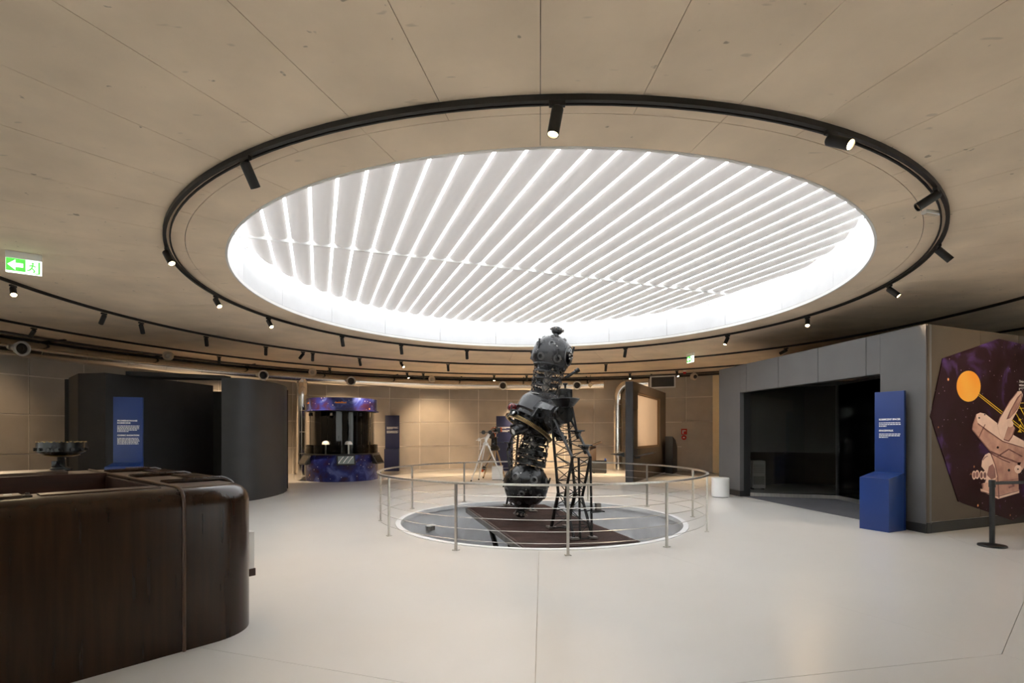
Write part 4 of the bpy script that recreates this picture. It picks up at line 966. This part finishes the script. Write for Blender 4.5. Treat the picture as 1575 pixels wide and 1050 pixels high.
SB(.10, u0 - .1, 0, .95, 0, ths).build('pier_lower', swm, sw)
SB(u0 - .1, u1 + .1, 3.24, HSW, 0, ths).build('header', swm, sw); SB(u0 - .1, u1 + .1, 0, 1.18, 0, ths).build('apron', swm, sw); SB(u1 + .1, LS, 0, HSW, 0, ths).build('far_pier', swm, sw)
SB(u0 - .1, u1 + .1, 1.18, 3.24, .14, ths).build('screen_back', swd, sw); SB(u0, u1, 1.26, 3.18, .11, .14).build('screen_surface', screen_warm, sw)
for (a_, b_, c_, d_) in ((u0 - .1, u0, 1.18, 3.24), (u1, u1 + .1, 1.18, 3.24), (u0, u1, 1.18, 1.26), (u0, u1, 3.18, 3.24)): SB(a_, b_, c_, d_, .03, .14).build('screen_frame', brass if False else mat('frame_brown', (.16, .10, .05), .5, var=.1), sw)
SB(-.02, 0, 0, HSW, 0, ths).build('front_edge', swd, sw)
MB().box(A1 + nS * .30 + dS * .45 + Vector((0, 0, .98)), (.5, .75, .05), Ms @ Matrix.Rotation(R_(-12), 3, 'X')).build('desk_shelf', swm, sw, bevel=.006)
MB().box(A1 + nS * .05 + dS * .35 + Vector((0, 0, .90)), (.12, .25, .12), Ms).build('shelf_bracket', swd, sw)
MB().extr([A0 + Vector((-.42, .25, .98)), A0 + Vector((0, .15, 1.06)), A0 + Vector((0, .15, .90))], (0, .45, 0)).build('side_wedge', plinth_black, sw)
q = A1 + dS * 5.4 + nS * .32
wd_ = empty('wedge_console', (q.x, q.y, 0), math.atan2(dS.y, dS.x)); tag(wd_, 'black wedge shaped console leaning at the far end of the screen wall', 'console')
MB().extr([(-.6, 0.15, 0), (.5, .15, 0), (.5, .15, 1.15), (.1, .15, 1.45), (-.6, .15, 1.62)], (0, -.32, 0)).build('body', plinth_black, wd_, world=False, bevel=.01)
MB().extr([(.51, .1, .02), (.55, .1, .02), (.55, .1, 1.10), (.14, .1, 1.44), (.1, .1, 1.42), (.51, .1, 1.1)], (0, -.22, 0)).build('side_trim', lm, wd_, world=False)

# ================================================================== RIGHT BOOTH
F0 = Vector((7.12, 8.89, 0)); F1 = Vector((6.10, 15.20, 0)); dF = (F1 - F0); LF = dF.length; dF.normalize(); nF = Vector((-dF.y, dF.x, 0))   # nF faces the hall (left)
rb_ = empty('exhibit_booth', F1); tag(rb_, 'large grey panelled exhibit booth with a wide dark glazed opening', 'booth')
Mf = Matrix((dF, nF, Vector((0, 0, 1)))).transposed(); HB = 3.60
def fx(px):
    k = (px - HX) / FPX; return (F0.x - k * F0.y) / (k * dF.y - dF.x)
def FB(u0, u1, z0, z1, t0=0.0, t1=.12):
    c = F0 + dF * (u0 + u1) / 2 - nF * (t0 + t1) / 2; c.z = (z0 + z1) / 2; return MB().box(c, (u1 - u0, t1 - t0, z1 - z0), Mf)
ZO = 2.85; us = [fx(p_) for p_ in (1354, 1332, 1258, 1197, 1148, 1138)]
gpx = .006
FB(0.0, us[0], .16, HB).build('front_panel', panel_grey, rb_); FB(us[-1] + .0, LF, .16, HB).build('front_panel', panel_grey, rb_)
FB(0, us[0], 0, .155, -.004, .12).build('plinth', plinth_black, rb_); FB(us[-1], LF, 0, .155, -.004, .12).build('plinth', plinth_black, rb_)
for a_, b_ in zip(us[:-1], us[1:]): FB(a_ + gpx, b_ - gpx, ZO, HB).build('header_panel', panel_grey, rb_)
FB(us[0], us[-1], ZO - .01, HB - .02, .04, .16).build('header_core', plinth_black, rb_)
# inside: black jambs, soffit, back room
FB(us[-1] - .0, us[-1] + .1, .0, ZO, .12, .32).build('jamb', plinth_black, rb_)
roof = [(F0.x + .1, F0.y + .15), (F1.x + .12, F1.y - .05), (11.5, 19.5), (14.6, 12.6), (13.0, 11.2)]
MB().prism(roof, HB - .06, HB).build('roof_slab', panel_brown, rb_)
MB().wallstrip([(F1.x, F1.y), (7.9, 17.0), (11.2, 19.6)], 0, HB, .1, -1).build('side_wall', panel_grey, rb_)
# glazing
g0, g1, g2 = Vector((6.52, 14.28, 0)), Vector((8.56, 13.6, 0)), Vector((8.35, 9.75, 0))
for (a_, b_) in ((g0, g1), (g1, g2)):
    d = (b_ - a_); L = d.length; d.normalize(); n_ = Vector((-d.y, d.x, 0)); M = Matrix((d, n_, Vector((0, 0, 1)))).transposed(); c = (a_ + b_) / 2
    sgn = 1 if n_.dot(c) > 0 else -1       # away from the viewer
    MB().box(c + Vector((0, 0, 1.55)), (L, .012, 2.9), M).build('glass_pane', smoke_glass, rb_)
    MB().box(c + n_ * sgn * .03 + Vector((0, 0, 2.12)), (L, .02, 1.80), M).build('blackout_screen', blackout, rb_)
    MB().box(c + Vector((0, 0, .05)), (L, .05, .10), M).build('bottom_rail', steel, rb_)
    MB().box(c + n_ * sgn * 0 + Vector((0, 0, 3.02)), (L, .06, .06), M).build('top_rail', plinth_black, rb_)
    MB().box(b_ + Vector((0, 0, 1.5)), (.05, .05, 3.0), M).build('mullion', plinth_black, rb_)
MB().prism([(F0.x + .02, F0.y + .15), (F1.x + .12, F1.y - .05), (6.6, 15.2), (8.6, 14.8), (13, 14), (12.6, 11.4), (9.5, 10.1)], 0.001, .006).build('carpet', carpet, rb_)
MB().wallstrip([(8.1, 17.3), (9.5, 18.0), (12, 17)], 0, HB - .1, .08, 1).build('back_curtain', mat('room_grey', (.10, .095, .09), .8, var=.1), rb_)
# air conditioner behind the glass
q = at_depth(1164, 749, 16.2); ac = empty('air_conditioner', (q.x, q.y, 0), R_(-8)); tag(ac, 'white portable air conditioner seen through the dark glass', 'air conditioner')
MB().box((0, 0, .46), (.40, .40, .86)).build('case', ac_white, ac, world=False, bevel=.03)
for i in range(9): MB().box((0, -.204, .52 + .03 * i), (.32, .01, .012)).build('grille_slat', mat('slat_grey', (.45, .45, .45), .5, var=.05), ac, world=False)
MB().box((0, -.203, .28), (.32, .008, .26)).build('intake_panel', mat('slat_grey', (.45, .45, .45)), ac, world=False)
for sx in (-.15, .15): MB().box((sx, 0, .015), (.05, .3, .03)).build('foot', plinth_black, ac, world=False)

# ---- poster wall running off to the right
W0 = Vector((7.14, 8.88, 0)); W1 = Vector((9.92, 10.0, 0)); dW = (W1 - W0).normalized(); nW = Vector((dW.y, -dW.x, 0)); LW = 7.0
pwl = struct(empty('wall_right', W0)); pwl['label'] = 'brown panelled wall carrying the poster'
Mw = Matrix((dW, -nW, Vector((0, 0, 1)))).transposed()
def WB(u0, u1, z0, z1, t0, t1):
    c = W0 + dW * (u0 + u1) / 2 - nW * (t0 + t1) / 2; c.z = (z0 + z1) / 2; return MB().box(c, (u1 - u0, t1 - t0, z1 - z0), Mw)
def wu(px, y=668):
    q = on_plane(px, y, W0, nW); return (q - W0).dot(dW)
ub = [0, wu(1508), wu(1508) + 1.25, wu(1508) + 2.5, wu(1508) + 3.75, LW]
for a_, b_ in zip(ub[:-1], ub[1:]): WB(a_ + .004, b_ - .004, .19, HB, .0, .1).build('wall_panel', panel_brown, pwl)
WB(.06, LW, .0, HB - .02, .02, .12).build('wall_core', walljoint, pwl)
bsr = struct(WB(0, LW, 0, .18, -.006, .02).build('baseboard_right', plinth_black))
# ---- poster
def PW(px, py, lift): q = on_plane(px, py, W0 + nW * lift, nW); return q
po = empty('space_poster', PW(1540, 660, .02)); tag(po, 'dark heptagonal space poster showing an orange sun and a solar telescope', 'poster')
def flat(pts, lift, name, m, par=po, th=.0015): return MB().extr([PW(a_, b_, lift) for a_, b_ in pts], nW * th).build(name, m, par, smooth=False)
board = flat([(1430, 640), (1449, 551), (1535, 521), (1625, 541), (1668, 640), (1640, 755), (1556, 800), (1473, 771)], .004, 'board', poster_print, th=.012)
ell = lambda cx, cy, rx, ry, n=36, rot=0: [(cx + rx * math.cos(2 * math.pi * i / n) * math.cos(rot) - ry * math.sin(2 * math.pi * i / n) * math.sin(rot), cy + rx * math.cos(2 * math.pi * i / n) * math.sin(rot) + ry * math.sin(2 * math.pi * i / n) * math.cos(rot)) for i in range(n)]
Z3 = lambda l, o=(1420, 500), s_=5.25: [(o[0] + a_ / s_, o[1] + b_ / s_) for a_, b_ in l]
T4 = lambda l: Z3(l, (1420, 660))
L1 = .0165
flat(Z3(ell(366, 492, 97, 125)), L1, 'printed_sun', sun_print)
for a_, b_ in (((448, 568), (1000, 1010)), ((450, 552), (1000, 985))):
    dx, dy = b_[0] - a_[0], b_[1] - a_[1]; l_ = math.hypot(dx, dy); ox, oy = -dy / l_ * 2.6, dx / l_ * 2.6
    flat(Z3([(a_[0] + ox, a_[1] + oy), (b_[0] + ox, b_[1] + oy), (b_[0] - ox, b_[1] - oy), (a_[0] - ox, a_[1] - oy)]), L1 + .002, 'printed_ray', print_yellow)
for a_, b_ in (((735, 690), (860, 900)), ((770, 640), (880, 850)), ((770, 628), (960, 628)), ((750, 670), (960, 670))):
    dx, dy = b_[0] - a_[0], b_[1] - a_[1]; l_ = math.hypot(dx, dy); ox, oy = -dy / l_ * 2.4, dx / l_ * 2.4
    flat(Z3([(a_[0] + ox, a_[1] + oy), (b_[0] + ox, b_[1] + oy), (b_[0] - ox, b_[1] - oy), (a_[0] - ox, a_[1] - oy)]), L1 + .005, 'printed_ray', print_yellow)
for tri in ([(768, 748), (796, 762), (772, 774)], [(800, 826), (768, 822), (786, 798)], [(796, 866), (762, 862), (780, 838)]): flat(Z3(tri), L1 + .0105, 'printed_arrowhead', print_yellow)
# telescope drawing
flat(Z3([(1000, 1000), (1000, 1180), (880, 1100), (700, 1110), (560, 1040), (395, 840), (400, 800), (425, 720), (460, 705), (500, 715), (700, 870), (860, 960)]), L1 + .002, 'printed_tube_body', print_pink)
flat(Z3([(425, 722), (460, 705), (500, 715), (700, 870), (800, 930), (1000, 1010), (1000, 1060), (800, 985), (640, 935), (440, 790)]), L1 + .004, 'printed_tube_top', print_pink_l)
flat(Z3([(600, 800), (620, 745), (700, 610), (760, 535), (790, 530), (803, 560), (795, 600), (760, 690), (720, 760), (690, 800), (690, 870), (650, 920), (615, 880)]), L1 + .006, 'printed_mirror_disc', print_pink_l)
flat(Z3([(672, 760), (700, 690), (760, 580), (795, 545), (798, 590), (760, 680), (700, 750)]), L1 + .008, 'printed_mirror_face', print_pink_d)
flat(Z3([(690, 750), (710, 690), (765, 595), (790, 560), (792, 590), (755, 675), (705, 742)]), L1 + .010, 'printed_mirror_face', print_pink)
flat(Z3([(650, 920), (680, 830), (700, 775), (740, 830), (715, 900), (690, 935)]), L1 + .008, 'printed_bracket', print_pink)
def line(T, pts, wd, lift=L1 + .0112, m=print_pink_d):
    for a_, b_ in zip(pts[:-1], pts[1:]):
        dx, dy = b_[0] - a_[0], b_[1] - a_[1]; l_ = math.hypot(dx, dy); ox, oy = -dy / l_ * wd, dx / l_ * wd
        flat(T([(a_[0] + ox, a_[1] + oy), (b_[0] + ox, b_[1] + oy), (b_[0] - ox, b_[1] - oy), (a_[0] - ox, a_[1] - oy)]), lift, 'printed_outline', m)
line(Z3, [(398, 845), (560, 1042), (640, 1085), (700, 1108)], 4); line(Z3, [(440, 792), (640, 936), (800, 986), (860, 1010)], 3); line(Z3, [(500, 800), (450, 905)], 2.5); line(Z3, [(600, 800), (618, 748), (700, 612), (758, 540)], 3); line(Z3, [(650, 922), (690, 936), (716, 900), (742, 832)], 4)
line(Z3, [(600, 1060), (690, 1000), (800, 1060)], 5); line(Z3, [(395, 840), (402, 800), (428, 722)], 2.5)
line(T4, [(540, 175), (582, 290), (602, 380), (612, 556)], 3.5); line(T4, [(545, 180), (640, 222), (760, 268)], 7); line(T4, [(768, 400), (620, 420)], 2.5); line(T4, [(465, 500), (605, 540), (772, 494)], 3.5); line(T4, [(480, 440), (480, 475)], 5)
line(T4, [(480, 250), (500, 225), (520, 215)], 3); line(T4, [(690, 470), (735, 455), (705, 428)], 7)
flat(Z3(ell(702, 795, 26, 28, 20)), L1 + .0095, 'printed_knob', print_pink_l)
flat(T4([(540, 170), (640, 215), (760, 265), (768, 400), (770, 490), (610, 560), (480, 490), (470, 440), (500, 430), (540, 400), (600, 380), (580, 290)]), L1 + .004, 'printed_pier', print_pink)
flat(T4([(470, 300), (475, 250), (500, 205), (530, 190), (560, 205), (580, 290), (600, 380), (560, 430), (500, 430), (520, 360)]), L1 + .0055, 'printed_pier_side', print_pink_l)
flat(T4([(515, 370), (530, 300), (560, 280), (580, 320), (585, 390), (550, 405)]), L1 + .007, 'printed_opening', print_pink_d)
flat(T4([(462, 478), (600, 535), (775, 488), (775, 512), (605, 562), (462, 495)]), L1 + .007, 'printed_base_edge', print_pink_l)
for cx_, cy_, rx_ in ((410, 370, 16), (435, 365, 17), (470, 370, 16), (498, 370, 18)): 
    flat(T4(ell(cx_, cy_, rx_, 36, 18)), L1 + .007, 'printed_handwheel', print_pink_l); flat(T4(ell(cx_, cy_, rx_ * .6, 24, 14)), L1 + .009, 'printed_handwheel_hole', print_pink_d)
flat(T4(ell(765, 322, 30, 34, 18)), L1 + .008, 'printed_pulley', print_pink_l); flat(T4(ell(765, 322, 6, 7, 10)), L1 + .010, 'printed_hole', print_black)
flat(T4([(780, 290), (830, 180), (900, 140), (900, 200), (840, 260), (800, 330)]), L1 + .006, 'printed_arm', print_pink)
for cx_, cy_, s_ in ((692, 330, 10), (602, 145, 8), (452 - 0, -50 - 0, 0)):
    if s_: flat(T4(ell(cx_, cy_, s_, s_ * 1.1, 12)), L1 + .008, 'printed_hole', print_black)
for cx_, cy_, s_ in ((452, 748, 7), (602, 987, 9), (497, 722, 6)): flat(Z3(ell(cx_, cy_, s_, s_, 12)), L1 + .008, 'printed_hole', print_black)
Mt = Matrix((dW, Vector((0, 0, 1)), nW)).transposed()
for ln, yy in (('Zwierciadło', 588), ('wtórne', 593.5)):
    q = PW(1567.5, yy, L1 + .002); t = text_mesh('caption_text', ln, .068, print_white, po, q - po.location, Mt, bold=.0008)
flat([(1567.5, 596.5), (1590, 595), (1590, 595.8), (1567.5, 597.3)], L1 + .002, 'printed_rule', print_white); flat([(1567.5, 596.5), (1568.2, 596.5), (1568.2, 600), (1567.5, 600)], L1 + .002, 'printed_rule', print_white)

# ================================================================== WHITE STOOL, STANCHIONS, DOOR, SIGNS
q = at_depth(1108, 763, 14.1); ws_ = empty('cylinder_stool', (q.x, q.y, 0)); tag(ws_, 'white cylindrical stool at the corner of the grey booth', 'stool')
MB().lathe([(0, .0), (.225, 0), (.23, .006), (.23, .50), (.222, .51), (0, .51)], (q.x, q.y, .015), (0, 0, 1), 40).build('body', white_paint, ws_)
MB().lathe([(0, 0), (.2, 0), (.2, .016), (0, .016)], (q.x, q.y, 0), (0, 0, 1), 32).build('base_ring', plinth_black, ws_)
def stanchion(x, y, label):
    r = empty('queue_stanchion', (x, y, 0)); tag(r, label, 'stanchion', 'black belt stanchions'); c = Vector((x, y, 0))
    MB().lathe([(0, 0), (.17, 0), (.175, .01), (.17, .028), (.06, .04), (.045, .05), (0, .05)], c, (0, 0, 1), 40).build('base', black_metal, r)
    MB().cyl(c + Vector((0, 0, .04)), c + Vector((0, 0, .93)), .034, n=24).build('post', black_metal, r)
    MB().lathe([(0, .90), (.042, .90), (.042, 1.0), (.035, 1.01), (0, 1.01)], c, (0, 0, 1), 24).build('belt_head', black_metal, r)
    return r
stx, sty = (1526 - HX) / FPX * 7.86, 7.86
s1 = stanchion(stx, sty, 'black belt stanchion post standing in front of the space poster')
bx_, by_ = stx + 1.45, sty + .35
stanchion(bx_, by_, 'second belt stanchion just past the right edge beyond the poster')
MB().box(((stx + bx_) / 2, (sty + by_) / 2, .96), (math.hypot(1.45, .35), .004, .048), math.atan2(.35, 1.45)).build('belt', plinth_black, s1)
# flush door, and a cream strip painting the lit wall corner beyond the booth
pd = ring_hit(1101, 15.2); ph = math.degrees(math.atan2(pd.x - CX, pd.y - CY))
lit_strip = struct(MB().sector(14.9, 15.42, 0, H, ph - .25, ph + .75, n=3).build('trim_2', cream)); lit_strip['label'] = 'cream strip painting the lit corner at the end of the panelled wall'
dp = struct(MB().sector(15.36, 15.44, .02, 2.28, -.1 + math.degrees(math.atan2(ring_hit(1049, 15.3).x - CX, ring_hit(1049, 15.3).y - CY)), ph - .3, n=5).build('door_1', wallpanel)); dp['label'] = 'flush warm grey wall door'
pr = ring_hit(1052, 15.3)
for z, nm, lb in ((1.83, 'fire_sign', 'red square fire safety sign on the back wall by the door'), (1.56, 'call_point', 'round red fire call point under the red sign')):
    ph_ = math.degrees(math.atan2(pr.x - CX, pr.y - CY)); c = pol(15.33, ph_, z); r = empty(nm, c, R_(-ph_)); tag(r, lb, 'sign' if nm == 'fire_sign' else 'call point')
    if nm == 'fire_sign':
        b = MB().box((0, 0, 0), (.26, .012, .26)).build('plate', red_sign, r, world=False, bevel=.002)
        MB().extr([(-.08, -.008, -.09), (-.02, -.008, -.09), (-.02, -.008, .02), (.08, -.008, .02), (.08, -.008, .07), (-.08, -.008, .07)], (0, -.003, 0)).build('pictogram', print_white, r, world=False)
    else:
        MB().lathe([(0, 0), (.11, 0), (.11, .04), (.09, .05), (0, .05)], (0, 0, 0), (0, -1, 0), 24).build('housing', red_sign, r, world=False); MB().box((0, -.052, 0), (.08, .006, .05)).build('window', print_white, r, world=False)
